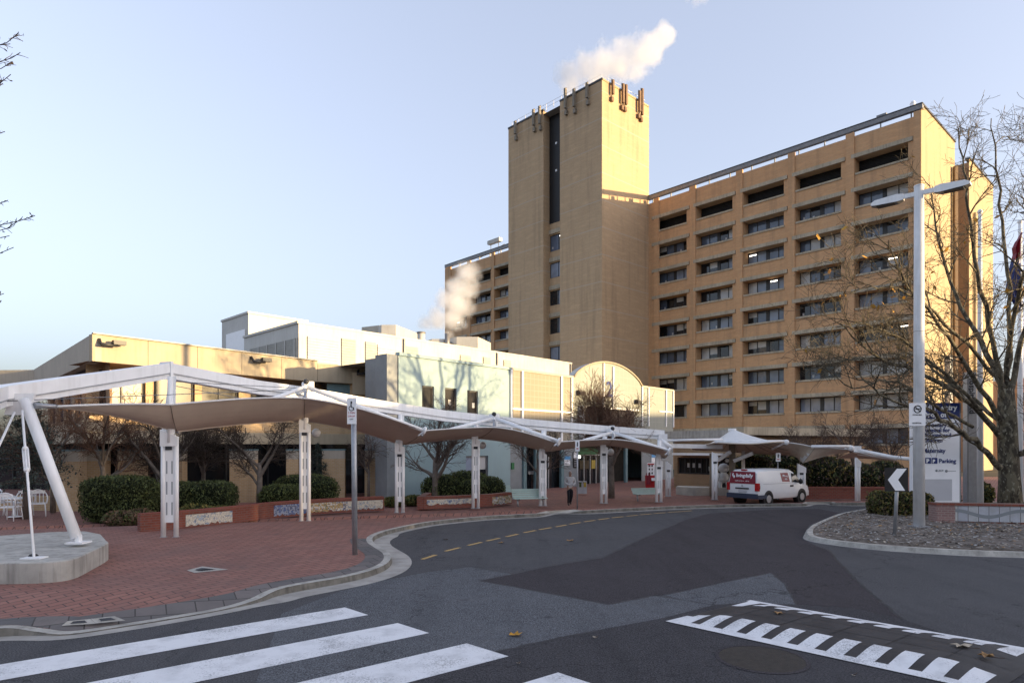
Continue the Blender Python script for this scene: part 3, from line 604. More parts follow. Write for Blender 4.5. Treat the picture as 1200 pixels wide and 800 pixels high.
for a, b in zc: m.box(T(9.35, 1.22, b+.45), D1*1.64, D2*.1, (0, 0, .3), 'lintel_concrete')
m.build('recess_wall', tw)
for a, b in zc: window(tw, T(11.0, 1.53, a), -D1, -D2, 3.3, b-a, 2, .35, rng, lit=.08)
def antenna(s, w, z0, z1, mt, n):
    mm = MB(); n = V(n); z1 = z0+(z1-z0)*.92; p = T(s, w, 0)+n*.4
    mm.box(V((p.x, p.y, (z0+z1)/2)), D1*.16, D2*.16, (0, 0, (z1-z0)/2), mt); q = T(s, w, 0)+n*.2
    mm.tube([(q.x, q.y, z0-.9), (q.x, q.y, z1+.2)], .08, 'grey_metal', 5); mm.box((q.x, q.y, z0-.6), D1*.2, D2*.2, (0, 0, .3), mt); mm.build('antenna', tw)
for px_, y0, y1 in ((664.7, 128, 103), (674.8, 126, 104), (690, 116, 97), (606, 158, 142), (627.4, 148, 128), (634.5, 146, 124)):
    q = (px_-CX)/F; s = (NT0.x-q*NT0.y)/(q*D1.y-D1.x); d = NT0.y+D1.y*s; antenna(s, 0, ZZ(y0, d), ZZ(y1, d), 'tan_post', -D2)
for px_, y0, y1 in ((715.6, 112, 94), (727.5, 122, 98), (731, 124, 99), (747, 132, 106), (750, 136, 103)):
    q = (px_-CX)/F; s = (q*NT0.y-NT0.x)/(D2.x-q*D2.y); d = NT0.y+D2.y*s; antenna(0, s, ZZ(y0, d), ZZ(y1, d), 'rust_antenna', -D1)

# ------------------------------------------------------------------ pale entrance building with the arch
GA = V((-6.54, 37.6)); ge = V((.902, 1)).normalized(); gn = V((ge.y, -ge.x)); GE, GN = V((*ge, 0)), V((*gn, 0))
def R(t, q, z): p = GA+ge*t-gn*q; return V((p.x, p.y, z))
def g_of(px): k_ = (px-CX)/F; return (GA.x-k_*GA.y)/(k_*ge.y-ge.x)
gb = thing('entrance_building', 'low pale green panelled entrance building with mesh screens and an arched gable', 'building', R(16, 6, 0))
GT = 8.43; t598, t672, t752, t789 = g_of(598), g_of(672), g_of(752), g_of(789)
wins = []
for a, b, y0, y1 in ((494.6, 508.5, 451.5, 476), (521.5, 535, 454, 478.5), (547.5, 560, 457, 482.5)):
    ta, tb = g_of(a), g_of(b); d = R(ta, 0, 0).y; wins.append((ta, tb, ZZ(y1, d)-.1, ZZ(y0, d)))
ta, tb = g_of(543), g_of(573)
lowwin = (g_of(546), g_of(572), .9, 2.55)
m = MB(); m.wall(R(0, 0, 0), GE, GN, 0, t598, 0, GT, wins+[lowwin], .18, 'green_panel', 'grey_panel'); m.build('panel_wall', gb)
m = MB(); m.face((R(-.02, 0, 0), R(-.02, 3.2, 0), R(-.02, 3.2, GT), R(-.02, 0, GT)), 'grey_panel'); m.box(R(-.4, .6, GT/2), GE*.38, GN*.55, (0, 0, GT/2-.01), 'grey_panel'); m.build('blade_wall', gb)
for a, b, c, e in wins: window(gb, R(a, .17, c), GE, GN, b-a, e-c, 1, 0, rng)
for a, b, c, e in [lowwin]: window(gb, R(a, .17, c), GE, GN, b-a, e-c, 2, .2, rng, frame='grey_metal')
m = MB(); N = 24; arch = []
tc = (t672+t752)/2; hw = (t752-t672)/2
for i in range(N+1):
    x = -1+2*i/N; arch.append((tc+hw*x, GT+.1+1.55*(1-x*x)**.8*1.0))
zb = 3.3
for i in range(N): (a, z0), (b, z1) = arch[i], arch[i+1]; m.face((R(a, 0, zb), R(b, 0, zb), R(b, 0, z1), R(a, 0, z0)), 'screen_green'); m.face((R(a, 0, z0), R(b, 0, z1), R(b, .6, z1), R(a, .6, z0)), 'white_cladding')
m.face((R(t752, 0, zb), R(t789, 0, zb), R(t789, 0, GT), R(t752, 0, GT)), 'screen_green'); m.face((R(t789, 0, 0), R(t789, 9, 0), R(t789, 9, GT), R(t789, 0, GT)), 'green_panel')
m.build('arch_screen', gb)
m = MB(); m.face((R(t598, 0, zb), R(t672, 0, zb), R(t672, 0, GT), R(t598, 0, GT)), 'screen_brick'); m.build('mesh_screen', gb)
for px_ in (598.5, 611.5, 657.5, 669.5): m = MB(); t = g_of(px_); m.box(R(t, -.06, (zb+GT)/2), GE*.09, GN*.05, (0, 0, (GT-zb)/2), 'white_paint'); m.build('screen_post', gb)
m = MB(); t = (t598+t672)/2; m.box(R(t, -.05, 5.75), GE*(t672-t598)/2, GN*.03, (0, 0, .06), 'white_paint'); m.build('screen_rail', gb)
for px_, zt in ((707, GT+1.5), (718, GT+1.35)): m = MB(); m.box(R(g_of(px_), -.06, (6.2+zt)/2), GE*.08, GN*.05, (0, 0, (zt-6.2)/2), 'white_paint'); m.build('screen_post', gb)
for px_ in (752, 759.5, 780, 788.5): m = MB(); m.box(R(g_of(px_), -.06, (5+GT)/2), GE*.07, GN*.05, (0, 0, (GT-5)/2), 'white_paint'); m.build('screen_post', gb)
m = MB()
m.box(R((g_of(772)+t789)/2, -.05, 6.4), GE*(t789-g_of(772))/2, GN*.03, (0, 0, .05), 'white_paint'); m.build('screen_rail', gb)
m = MB(); m.tube([R(a, -.05, z) for a, z in arch], .08, 'cream_precast', 6); m.box(R(t598/2, .1, GT+.06), GE*t598/2, GN*.2, (0, 0, .09), 'green_panel'); m.box(R((t598+t672)/2, .1, GT+.05), GE*(t672-t598)/2, GN*.18, (0, 0, .08), 'pale_render'); m.box(R((t752+t789)/2, .1, GT+.04), GE*(t789-t752)/2, GN*.18, (0, 0, .08), 'pale_render'); m.build('coping', gb)
a, b = g_of(680), g_of(741.5)
m = MB(); m.box(R((a+b)/2, -.06, 4.75), GE*(b-a)/2, GN*.1, (0, 0, 1.45), 'glass_brown'); m.box(R((a+b)/2, -.25, 6.28), GE*((b-a)/2+.1), GN*.3, (0, 0, .08), 'white_paint'); m.box(R(a-.1, -.25, 4.85), GE*.08, GN*.22, (0, 0, 1.5), 'white_paint')
for i in range(1, 6): m.box(R(a+(b-a)*i/6, -.2, 4.75), GE*.04, GN*.05, (0, 0, 1.42), 'dark_metal')
m.build('upper_glazing', gb)
# number 2 on the arch
text('2', 1.75, 'navy', R(g_of(710.5), -.02, 7.3), GE, (0, 0, 1), 'entrance_number', gb, bold=.03)
# roof and back
m = MB(); m.face((R(0, .1, GT-.15), R(t789, .1, GT-.15), R(t789, 9, GT-.15), R(0, 9, GT-.15)), 'roofing'); m.face((R(0, 9, 0), R(t789, 9, 0), R(t789, 9, GT), R(0, 9, GT)), 'pale_render'); m.build('roof', gb)
# ground floor of the entrance: columns, glass, doors, grey infill
m = MB()
def gp(p0, p1, z0, z1, mt, q=.3): m.face((R(g_of(p0), q, z0), R(g_of(p1), q, z0), R(g_of(p1), q, z1), R(g_of(p0), q, z1)), mt)
gp(598, 613, 0, 3.3, 'grey_panel', .02); gp(613, 660, 0, 3.3, 'glass_dark', .35); gp(660, 678, 0, 3.3, 'grey_panel', .02); gp(678, 722, 0, 3.3, 'glass_dark', 1.2); gp(722, 752, 0, 3.3, 'dark_void', 1.4); gp(752, 789, 0, 3.3, 'grey_panel', .02)
m.build('ground_floor_wall', gb)
m = MB()
for px_ in (614, 628, 658, 733): m.box(R(g_of(px_), -.02, 1.65), GE*.16, GN*.1, (0, 0, 1.64), 'blue_grey' if 'blue_grey' in MT else 'teal_flashing')
for px_ in (636, 646): m.box(R(g_of(px_), .3, 1.6), GE*.06, GN*.05, (0, 0, 1.6), 'galvanised')
m.box(R((t598+t752)/2, -.04, 3.36), GE*(t752-t598)/2, GN*.12, (0, 0, .09), 'galvanised'); m.box(R(g_of(632), .28, 1.3), GE*.9, GN*.04, (0, 0, .12), 'galvanised'); m.build('glazing_frame', gb)
m = MB()
a, b = g_of(690), g_of(718)
for i in range(5): m.box(R(a+(b-a)*i/4, 1.1, 1.25), GE*.05, GN*.04, (0, 0, 1.25), 'galvanised')
m.box(R((a+b)/2, 1.1, 2.5), GE*(b-a)/2, GN*.05, (0, 0, .06), 'galvanised'); m.box(R((a+b)/2, 1.08, .06), GE*(b-a)/2, GN*.05, (0, 0, .06), 'galvanised')
for x in (.2, .36, .68): m.box(R(a+(b-a)*x, 1.12, 1.7), GE*.35, GN*.01, (0, 0, .35), 'yellow_paint' if x > .5 else 'leaf_mixed')
m.build('entrance_door', gb)
m = MB(); m.box(R(g_of(697), .9, 2.95), GE*(g_of(711)-g_of(683))/2, GN*.1, (0, 0, .42), 'green_sign'); m.build('door_header_panel', gb)
m = MB()
for px_, z_ in ((681, 2.35), (685, 2.75), (691, 2.35), (686.5, 1.65)): m.ball(R(g_of(px_), 1.0, z_), .11, 'lit_tube', 8)
m.build('interior_lamp', gb)
def wallbox(name, px0, px1, z0, z1, mats, q=-.03, label=None, cat=None, parent=None):
    a_, b_ = g_of(px0), g_of(px1); mm = MB(); mm.box(R((a_+b_)/2, q, (z0+z1)/2), GE*(b_-a_)/2, GN*.03, (0, 0, (z1-z0)/2), mats[0])
    if len(mats) > 1: mm.box(R((a_+b_)/2, q-.035, z1-(z1-z0)*.2), GE*(b_-a_)/2, GN*.01, (0, 0, (z1-z0)*.19), mats[1])
    if len(mats) > 2:
        for i in range(4): mm.box(R((a_+b_)/2, q-.035, z0+(z1-z0)*(.12+.14*i)), GE*(b_-a_)*.35, GN*.008, (0, 0, .02), mats[2])
    o = mm.build(name, parent, label=label, cat=cat); return o
wallbox('notice_board', 660.6, 667.4, 1.75, 2.45, ['sign_white', 'blue_sign'], label='white and blue notice on the grey wall behind the person in the hoodie', cat='notice')
wallbox('wall_sign', 671.5, 676.5, 1.55, 2.75, ['black_paint', 'sign_white', 'sign_grey'], label='tall black information panel on the grey wall left of the entrance doors', cat='sign')
wallbox('notice_board', 763, 768.5, 1.7, 2.5, ['sign_white', 'blue_sign'], label='white and blue notice on the grey wall beside the red vending machine', cat='notice')
wallbox('wall_sign', 599, 602, 1.6, 2.05, ['green_sign'], label='small green sign on the wall at the end of the pale blue panels', cat='sign')
# wall lights on the arch
for px_, z_ in ((678.5, 7.3), (746, 7.05)):
    mm = MB(); t = g_of(px_); mm.box(R(t, -.25, z_), GE*.3, GN*.12, (0, 0, .13), 'dark_metal'); mm.box(R(t-.2, -.1, z_), GE*.12, GN*.12, (0, 0, .2), 'dark_metal'); mm.build('floodlight', gb)

# ------------------------------------------------------------------ cream low wing on the left
LC = V((-19.93, 31.0)); le = V((.784, 1)).normalized(); ln = V((le.y, -le.x)); LE, LN = V((*le, 0)), V((*ln, 0))
def S(t, q, z): p = LC+le*t-ln*q; return V((p.x, p.y, z))
def l_of(px): k_ = (px-CX)/F; return (LC.x-k_*LC.y)/(k_*le.y-le.x)
lw = thing('low_wing', 'two storey wing with a deep cream concrete fascia above brick piers and dark windows', 'building', S(6, 5, 0))
tE = l_of(372); P0 = S(tE, 0, 0); P1 = V((-9.55, 42.7, 0)); P2 = V((-7.25, 39.4, 0)); zf0, zf1 = 7.2, 8.49
W1 = V((-33.1, 45.2, 0)); W2 = V((-50, 46.5, 0))
m = MB()
def fas(a, b, z0, z1, mt, th=.4):
    a, b = V(a), V(b); d = (b-a).normalized(); n = V((d.y, -d.x, 0)); m.prism([(a.x, a.y), (b.x, b.y), (b.x-n.x*th, b.y-n.y*th), (a.x-n.x*th, a.y-n.y*th)], z0, z1, mt)
fas(S(0, 0, 0), S(tE, 0, 0), zf0, zf1, 'cream_precast'); m.build('fascia', lw)
m = MB(); fas(W1, S(-.01, .02, 0), zf0, zf1-.003, 'pale_render'); fas(W2, W1, zf0, zf1-.02, 'pale_render', .5); m.build('side_fascia', lw)
m = MB(); fas(P0+V((.02, 0, 0)), P1, zf0+.02, zf1-.15, 'cream_precast'); fas(P1+V((0, -.01, 0)), P2, zf0+.35, zf1-.12, 'cream_precast'); m.build('corner_fascia', lw)
m = MB()
for t in range(1, 5): m.box(S(tE*t/5, -.004, (zf0+zf1)/2), LE*.012, LN*.004, (0, 0, (zf1-zf0)/2-.01), 'bark_grey')
m.box(S(tE/2, -.02, zf1+.03), LE*tE/2, LN*.1, (0, 0, .03), 'grey_metal'); m.build('fascia_joint', lw)
# soffit and roof
m = MB(); m.face((S(0, .05, zf0+.04), S(tE, .05, zf0+.04), S(tE, 3, zf0+.04), S(0, 3, zf0+.04)), 'ochre_wall'); m.prism([tuple(S(.1, .3, 0)[:2]), tuple(S(tE, .3, 0)[:2]), (-9.6, 43.1), (-7.1, 40.5), (-4, 58), (-40, 60), tuple(W1[:2])], zf1-.5, zf1-.3, 'roofing'); m.build('roof', lw)
# upper wall, set back under the fascia
q = 1.7; ops = []; x = .9
rw = random.Random(5)
while x < tE-1.4:
    ww = rw.choice([1.0, 1.6, 2.2]); ops.append((x, min(x+ww, tE-.3), 4.75, 7.0)); x += ww+rw.choice([.28, .4, .75])
m = MB(); m.wall(S(0, q, 0), LE, LN, .3, tE+1.5, 3.4, zf0+.04, ops, .25, 'brick_tan'); m.wall(W1+V((.6, .5, 0)), (S(0, 0, 0)-W1).normalized(), V((-.733, -.68, 0)), 0, 19.0, 3.4, zf0+.05, [(1+i*3.0, 3.2+i*3.0, 4.7, 6.9) for i in range(6)], .25, 'ochre_wall'); m.build('upper_wall', lw)
for a, b, c, e in ops: window(lw, S(a, q+.24, c), LE, LN, b-a, e-c, 2 if b-a > 1.5 else 1, 0, rng, centre=.1)
for i in range(6): dd = (S(0, 0, 0)-W1).normalized(); nn = V((-.733, -.68, 0)); window(lw, W1+V((.6, .5, 0))+dd*(1+i*3.0)-nn*.24+V((0, 0, 4.7)), dd, nn, 2.2, 2.2, 2, .1, rng, centre=.1)
# teal recess, corbel and windows of the inner corner
m = MB(); a, b = P0+V((.3, .9, 0)), P1+V((.4, .8, 0)); m.face((a+V((0, 0, 3.4)), b+V((0, 0, 3.4)), b+V((0, 0, 7.3)), a+V((0, 0, 7.3))), 'brick_tan'); c = P2+V((.5, .9, 0)); m.face((b+V((0, 0, 3.4)), c+V((0, 0, 3.4)), c+V((0, 0, 7.6)), b+V((0, 0, 7.6))), 'ochre_wall'); m.build('corner_wall', lw)
m = MB(); dd = (b-a).normalized(); nn = V((dd.y, -dd.x, 0)); m.box((a+b)/2+nn*.1+V((0, 0, 6.85)), dd*(b-a).length/2, nn*.08, (0, 0, .32), 'teal_flashing'); d2 = (c-b).normalized(); n2 = V((d2.y, -d2.x, 0)); m.box((b+c)/2+n2*.1+V((0, 0, 7.0)), d2*(c-b).length/2, n2*.08, (0, 0, .35), 'teal_flashing'); m.build('teal_band', lw)
m = MB(); pc = B(421, 455, 42.3); m.bx(pc.x, pc.y, 6.5, 7.9, .85, .7, 'cream_precast', .2); m.bx(pc.x-.5, pc.y+.4, 5.9, 7.2, 1.1, .5, 'brick_tan', .2); m.build('corbel', lw)
for i in range(2): window(lw, a+dd*(.5+i*1.9)+nn*.06+V((0, 0, 4.9)), dd, nn, 1.5, 1.5, 2, .1, rng, lit=.4)
window(lw, b+d2*.5+n2*.06+V((0, 0, 4.9)), d2, n2, 2.2, 1.6, 2, .1, rng, lit=.4)
# first floor ledge and spandrel
m = MB()
def led(pts, z0, z1, mt, dep):
    for i in range(len(pts)-1): fas(pts[i], pts[i+1], z0, z1, mt, dep)
lp = [S(-.2, .4, 0), S(tE, .4, 0), V((-9.3, 42.3, 0)), V((-6.9, 39.2, 0))]
led(lp, 3.3, 3.95, 'cream_precast', 1.4); led([p+V((0, .35, 0)) for p in lp], 3.95, 4.65, 'brick_tan', 1.0); led([W1, S(-.25, .4, 0)], 3.3, 4.3, 'cream_precast', .8); m.build('spandrel', lw)
# ground floor glass and dark arcade
m = MB(); gl = [W2+V((0, 2, 0)), W1+V((.8, 1.6, 0)), S(.5, 2.4, 0), S(tE+.6, 2.4, 0), V((-9, 44, 0)), V((-6.6, 40.2, 0))]
for i in range(len(gl)-1):
    a, b = gl[i], gl[i+1]; m.face((a, b, b+V((0, 0, 3.4)), a+V((0, 0, 3.4))), 'glass_dark')
m.build('ground_glazing', lw)
m = MB()
for i in range(len(gl)-1):
    a, b = gl[i], gl[i+1]; L = (b-a).length; d = (b-a).normalized(); n = V((d.y, -d.x, 0)); j = .6
    while j < L: m.box(a+d*j+n*.06+V((0, 0, 1.65)), d*.05, n*.06, (0, 0, 1.65), 'dark_metal'); j += 1.35
    m.box(a+d*L/2+n*.06+V((0, 0, 2.3)), d*L/2, n*.05, (0, 0, .05), 'dark_metal')
m.build('glazing_frame', lw)
def pier(px0, px1, d, dep=.9, cap=.5, side=True):
    x0, x1 = (px0-CX)/F*d, (px1-CX)/F*d; mm = MB(); w = (x1-x0); ang = .18; cx, cy = (x0+x1)/2, d+dep/2
    mm.bx(cx, cy, 0, 2.92-cap, w, dep, 'brick_tan', ang); o = mm.build('pier', lw)
    c_ = MB(); c_.bx(cx, cy, 2.92-cap, 2.92, w, dep, 'pale_render', ang); c_.bx(cx, cy, 2.922, 3.0, w+.06, dep+.06, 'teal_flashing', ang); c_.build('pier_cap', o)
for a in ((58, 88, 31), (100, 118, 32.5), (137, 163, 33.5), (194, 211, 35), (268, 296, 36), (334, 347, 37.5), (376, 402, 38.6), (426, 451, 39)): pier(*a)
m = MB(); x0, x1 = A(-60, 31.4), A(58, 31.0); fas(x0+V((0, .3, 0)), x1+V((0, .3, 0)), 0, .75, 'brick_tan', .3); m.build('dwarf_wall', lw)
mm = MB(); pc = A(150.5, 33.2, 0); mm.box((pc.x, pc.y, ZZ(562, 33.2)), (.28, .05, 0), (0, .02, 0), (0, 0, .17), 'sign_white'); mm.box((pc.x-.2, pc.y-.03, ZZ(562, 33.2)), (.1, .018, 0), (0, .012, 0), (0, 0, .16), 'blue_sign'); mm.build('notice_board', label='small blue and white notice on the tan brick pier behind the clipped box hedge', cat='notice')
# rounded wall lamps on the fascia
def lamp(p, n):
    n = V(n); d = V((-n.y, n.x, 0)); mm = MB(); mm.tube([V(p)+n*.02+V((0, 0, .2)), V(p)+n*.3+V((0, 0, -.05)), V(p)+n*.3+d*.7+V((0, 0, -.02))], .09, 'dark_metal', 6); mm.box(V(p)+n*.35+d*.75+V((0, 0, .1)), d*.28, n*.14, (0, 0, .1), 'dark_metal'); mm.build('wall_light', lw)
for px_ in (116, 294): p = S(l_of(px_), 0, 0); lamp(V((p.x, p.y, 8.05)), LN)
lamp(B(421, 438, 42.2)-V((0, .2, 0)), (0, -1, 0))

# ------------------------------------------------------------------ white plant building behind, and its taller neighbour
def block(name, label, corner_px, d, ytop, vpr, px_end, vpl, px_left, mfront, mside, z0=5.0):
    c = A(corner_px, d); e1 = V(((vpr-CX)/F, 1, 0)).normalized(); e2 = V(((vpl-CX)/F, 1, 0)).normalized(); z1 = ZZ(ytop, d)
    k1 = (px_end-CX)/F; L1 = (c.x-k1*c.y)/(k1*e1.y-e1.x); k2 = (px_left-CX)/F; L2 = (c.x-k2*c.y)/(k2*e2.y-e2.x)
    t = thing(name, label, 'building', (c+e1*L1/2+e2*L2/2)); n1 = V((e1.y, -e1.x, 0)); n2 = V((-e2.y, e2.x, 0))
    m = MB(); p = [c, c+e1*L1, c+e1*L1+e2*L2, c+e2*L2]; zz = lambda v, z: V((v.x, v.y, z))
    m.face((zz(p[0], 0), zz(p[1], 0), zz(p[1], z1), zz(p[0], z1)), mfront); m.face((zz(p[0], 0), zz(p[3], 0), zz(p[3], z1), zz(p[0], z1)), mside)
    m.face((zz(p[1], 0), zz(p[2], 0), zz(p[2], z1), zz(p[1], z1)), mfront); m.face((zz(p[2], 0), zz(p[3], 0), zz(p[3], z1), zz(p[2], z1)), mside); m.build('wall', t)
    m = MB(); m.prism([tuple((v+(v-(c+e1*L1/2+e2*L2/2)).normalized()*.12)[:2]) for v in p], z1-.02, z1+.16, mfront); r = m.build('roof', t)
    return t, c, e1, n1, L1, e2, n2, L2, z1, r
t, c, e1, n1, L1, e2, n2, L2, z1, rf2 = block('plant_building', 'long white clad plant building with louvres behind the cream wing', 350, 50, 378.5, 1320, 669.5, -183, 286, 'white_cladding', 'white_cladding')
def lv(px0, px1, za, zb_, mt='louvre_panel'):
    k0, k1 = (px0-CX)/F, (px1-CX)/F; a = (c.x-k0*c.y)/(k0*e1.y-e1.x); b = (c.x-k1*c.y)/(k1*e1.y-e1.x)
    m = MB(); m.box(c+e1*(a+b)/2+n1*.05+V((0, 0, (za+zb_)/2)), e1*(b-a)/2, n1*.04, (0, 0, (zb_-za)/2), mt)
    for i in range(int((zb_-za)/.22)): m.box(c+e1*(a+b)/2+n1*.1+V((0, 0, za+.1+i*.22)), e1*(b-a)/2, n1*.03, (0, 0, .03), mt)
    m.build('louvre' if mt == 'louvre_panel' else 'cladding_panel', t)
lv(400, 416, z1-2.9, z1-.7); lv(428, 440, z1-2.6, z1-.7); lv(474, 489, z1-1.9, z1-.6); lv(539, 551, z1-1.7, z1-.7); lv(566, 574, z1-1.7, z1-.6); lv(590, 598, z1-1.7, z1-.6); lv(360, 396, z1-2.9, z1-.9, 'white_cladding'); lv(442, 468, z1-2.3, z1-.8, 'white_cladding')
m = MB()
for px_ in (473, 582, 668): m = MB(); k0 = (px_-CX)/F; a = (c.x-k0*c.y)/(k0*e1.y-e1.x); m.box(c+e1*a+n1*.1+V((0, 0, z1-1.3)), e1*.06, n1*.08, (0, 0, 1.3), 'grey_metal'); m.build('downpipe', t)
m = MB()
m.box(c+e2*L2*.45+n2*.04+V((0, 0, z1-2.4)), e2*L2*.43, n2*.03, (0, 0, 1.3), 'louvre_panel')
for i in range(16): m.box(c+e2*L2*.45+n2*.08+V((0, 0, z1-3.6+i*.16)), e2*L2*.42, n2*.02, (0, 0, .02), 'grey_panel')
for i in range(6): m.box(c+e2*L2*(.05+.16*i)+n2*.11+V((0, 0, z1-2.4)), e2*.06, n2*.02, (0, 0, 1.3), 'white_cladding')
m.build('side_louvre', t)
# rooftop plant on the white building
def rbox(name, px0, px1, ytop, d, dep, mt, side='grey_panel'):
    mm = MB(); a, b = A(px0, d), A(px1, d); zt = ZZ(ytop, d); mm.prism([(a.x, a.y), (b.x, b.y), (b.x+dep*.3, b.y+dep), (a.x-dep*.6, a.y+dep)], z1+.1, zt, mt); return mm.build(name, t)
rbox('plant_room', 447, 464, 380.5, 66, 5, 'white_cladding'); rbox('air_handler', 535, 560, 394.5, 67, 4, 'white_cladding'); rbox('air_handler', 506, 520, 397, 66, 3, 'white_cladding')
mm = MB(); a = A(493.5, 63); mm.cyl(a[:2], .38, z1, ZZ(390.5, 63), 'white_cladding', 10); mm.cyl(a[:2], .44, ZZ(390.5, 63), ZZ(389, 63), 'grey_metal', 10); mm.build('chimney', t)
mm = MB(); a = A(524, 66); mm.cyl(a[:2], .25, z1, ZZ(391, 66), 'grey_metal', 8); mm.build('steam_stack', t)
mm = MB(); a = A(440, 68); mm.bx(a.x, a.y, z1, ZZ(383.5, 68), 2.4, 1.5, 'louvre_panel', -.5); mm.build('roof_louvre', t)
t2, c, e1, n1, L1, e2, n2, L2, z1b, rf3 = block('plant_building', 'taller pale block with side windows at the left end of the white plant building', 291, 58, 366.8, 1320, 360, -183, 260, 'white_cladding', 'white_cladding')
m = MB(); m.box(c+e2*L2*.45+n2*.05+V((0, 0, z1b-2.3)), e2*L2*.35, n2*.03, (0, 0, .95), 'sign_white'); m.build('side_panel', t2)
for i in range(6): window(t2, c+e2*(L2*.78-i*L2*.115)+n2*.06+V((0, 0, z1b-4.6)), -e2, n2, L2*.1, 1.3, 1, .1, rng)
m = MB(); m.box(c+e1*2.6+n1*.05+V((0, 0, z1b-3.0)), e1*1.7, n1*.04, (0, 0, .55), 'louvre_panel'); m.build('louvre', t2)

# ------------------------------------------------------------------ single storey brick wing at the foot of the ward block
fb = thing('brick_annex', 'single storey brown brick annex with a dark strip window and concrete fascia', 'building', A(830, 46))
X0, X1, X2 = A(790, 49), A(858, 45), A(1012, 52)
def seg(a, b):
    d = (b-a).normalized(); return d, V((d.y, -d.x, 0)), (b-a).length
d1, n1, L1 = seg(X0, X1); d2, n2, L2 = seg(X1, X2)
m = MB(); m.wall(X0, d1, n1, 0, L1, 0, 3.76, [(.3, L1*.66, 1.15, 2.35), (L1*.76, L1*.98, .25, 2.4)], .3, 'brick_annex'); m.wall(X1, d2, n2, 0, L2, 0, 3.96, [(1.5+i*3.0, 3.6+i*3.0, 1.3, 2.5) for i in range(int(L2/3)-1)], .3, 'brick_annex'); m.build('wall', fb)
m = MB(); sgn = [X0+n1*.7-d1*1, X1+n1*.7+V((.2, 0, 0)), X1-n1*3, X0-n1*6]
m.prism([tuple(p[:2]) for p in sgn], 3.75, 4.3, 'concrete'); m.prism([tuple(p[:2]) for p in (X1+n2*.9+V((.1, 0, 0)), X2+n2*.5, X2-n2*5, X1-n2*5+V((.5, .6, 0)))], 3.95, 4.5, 'lintel_concrete'); m.build('fascia', fb)
m = MB(); m.box((X0+X1)/2+n1*.5+V((0, 0, 2.62)), d1*L1*.36, n1*.6, (0, 0, .08), 'white_paint'); m.build('awning', fb)
window(fb, X0+d1*.3-n1*.28+V((0, 0, 1.15)), d1, n1, L1*.66-.3, 1.2, 6, 0, rng, centre=.05)
window(fb, X0+d1*L1*.76-n1*.28+V((0, 0, .25)), d1, n1, L1*.22, 2.15, 1, 0, rng)
for i in range(int(L2/3)-1): window(fb, X1+d2*(1.5+i*3.0)-n2*.28+V((0, 0, 1.3)), d2, n2, 2.1, 1.2, 2, .3, rng)
m = MB(); p = (A(792, 42.5), A(834, 41.5), A(834, 42.6), A(795, 43.6)); m.prism([tuple(x[:2]) for x in spline([p[0], A(812, 41.4), p[1]], 6)]+[tuple(p[2][:2]), tuple(p[3][:2])], 0, .55, 'ramp_concrete', mtop='ramp_concrete'); m.build('concrete_planter', label='low curved pale concrete planter under the dark strip window', cat='planter')
m = MB(); a, b = A(841, 41.6), A(872, 41.0); m.prism([(a.x, a.y), (b.x, b.y), (b.x, b.y+.5), (a.x, a.y+.5)], 0, .52, 'ramp_concrete'); m.build('concrete_bench', label='straight pale concrete bench between the post and the back of the white van', cat='bench')
# pale seated sculpture by the glass
st = MB(); p = A(848, 42.4); st.ball((p.x, p.y, 1.75), .38, 'statue_white', 12, (1, .8, .85)); st.ball((p.x, p.y, 1.15), .36, 'statue_white', 12, (1.0, .8, 1.0)); st.tube([(p.x-.22, p.y-.05, 1.0), (p.x-.28, p.y-.15, .6), (p.x-.2, p.y-.1, .15)], [.16, .13, .15], 'statue_white', 8); st.tube([(p.x+.22, p.y-.05, 1.0), (p.x+.25, p.y-.12, .55), (p.x+.2, p.y-.1, .15)], [.16, .13, .15], 'statue_white', 8); st.tube([(p.x-.3, p.y, 1.4), (p.x-.42, p.y-.15, 1.05), (p.x-.12, p.y-.3, .95)], .1, 'statue_white', 8); st.build('sculpture', label='pale rounded figure sculpture beside the brown post behind the van', cat='sculpture', origin=(p.x, p.y, .12))
# distant block behind the plane tree
m = MB(); a, b = A(1178, 118), A(1260, 112); m.prism([(a.x, a.y), (b.x, b.y), (b.x+10, b.y+20), (a.x+4, a.y+20)], 0, ZZ(442, 115), 'brick_hospital'); db = m.build('brick_block', label='distant brown brick block behind the flagpoles at the right edge', cat='building')
for i in range(5):
    for r_ in range(3): m = MB(); q = a+(b-a)*(.1+i*.18); m.box(V((q.x, q.y-.05, 5+r_*3.6)), (.9, -.07, 0), (0, .06, 0), (0, 0, .7), 'glass_dark'); m.build('window', db)

# ------------------------------------------------------------------ walkway canopy
cn = thing('walkway_canopy', 'long white steel walkway canopy with taupe fabric sails and slotted columns along the paving', 'canopy', A(360, 27))
BP = [(-70, 12.4, 467), (0, 16.8, 452), (195, 22.4, 425.5), (300, 25.6, 446), (357, 27.3, 454), (440, 30, 468.5), (520, 32.4, 481), (580, 34.0, 487.5), (640, 35.0, 493), (717, 36.6, 499.5), (777, 37.2, 504)]
bp = [B(p, y, d) for p, d, y in BP]
def boxsweep(mb, path, wd, ht, mt):   # rectangular section hanging below the path
    P = []
    for i, p in enumerate(path):
        t = path[min(i+1, len(path)-1)]-path[max(i-1, 0)]; n = V((t.y, -t.x, 0)).normalized()*wd/2; P.append((p+n, p-n, p-n-V((0, 0, ht)), p+n-V((0, 0, ht))))
    for i in range(len(P)-1):
        for k in range(4): mb.face((P[i][k], P[i][(k+1) % 4], P[i+1][(k+1) % 4], P[i+1][k]), mt)
    mb.face(P[0], mt); mb.face(P[-1][::-1], mt)
m = MB(); boxsweep(m, bp, .42, .34, 'white_paint'); be = m.build('beam', cn)
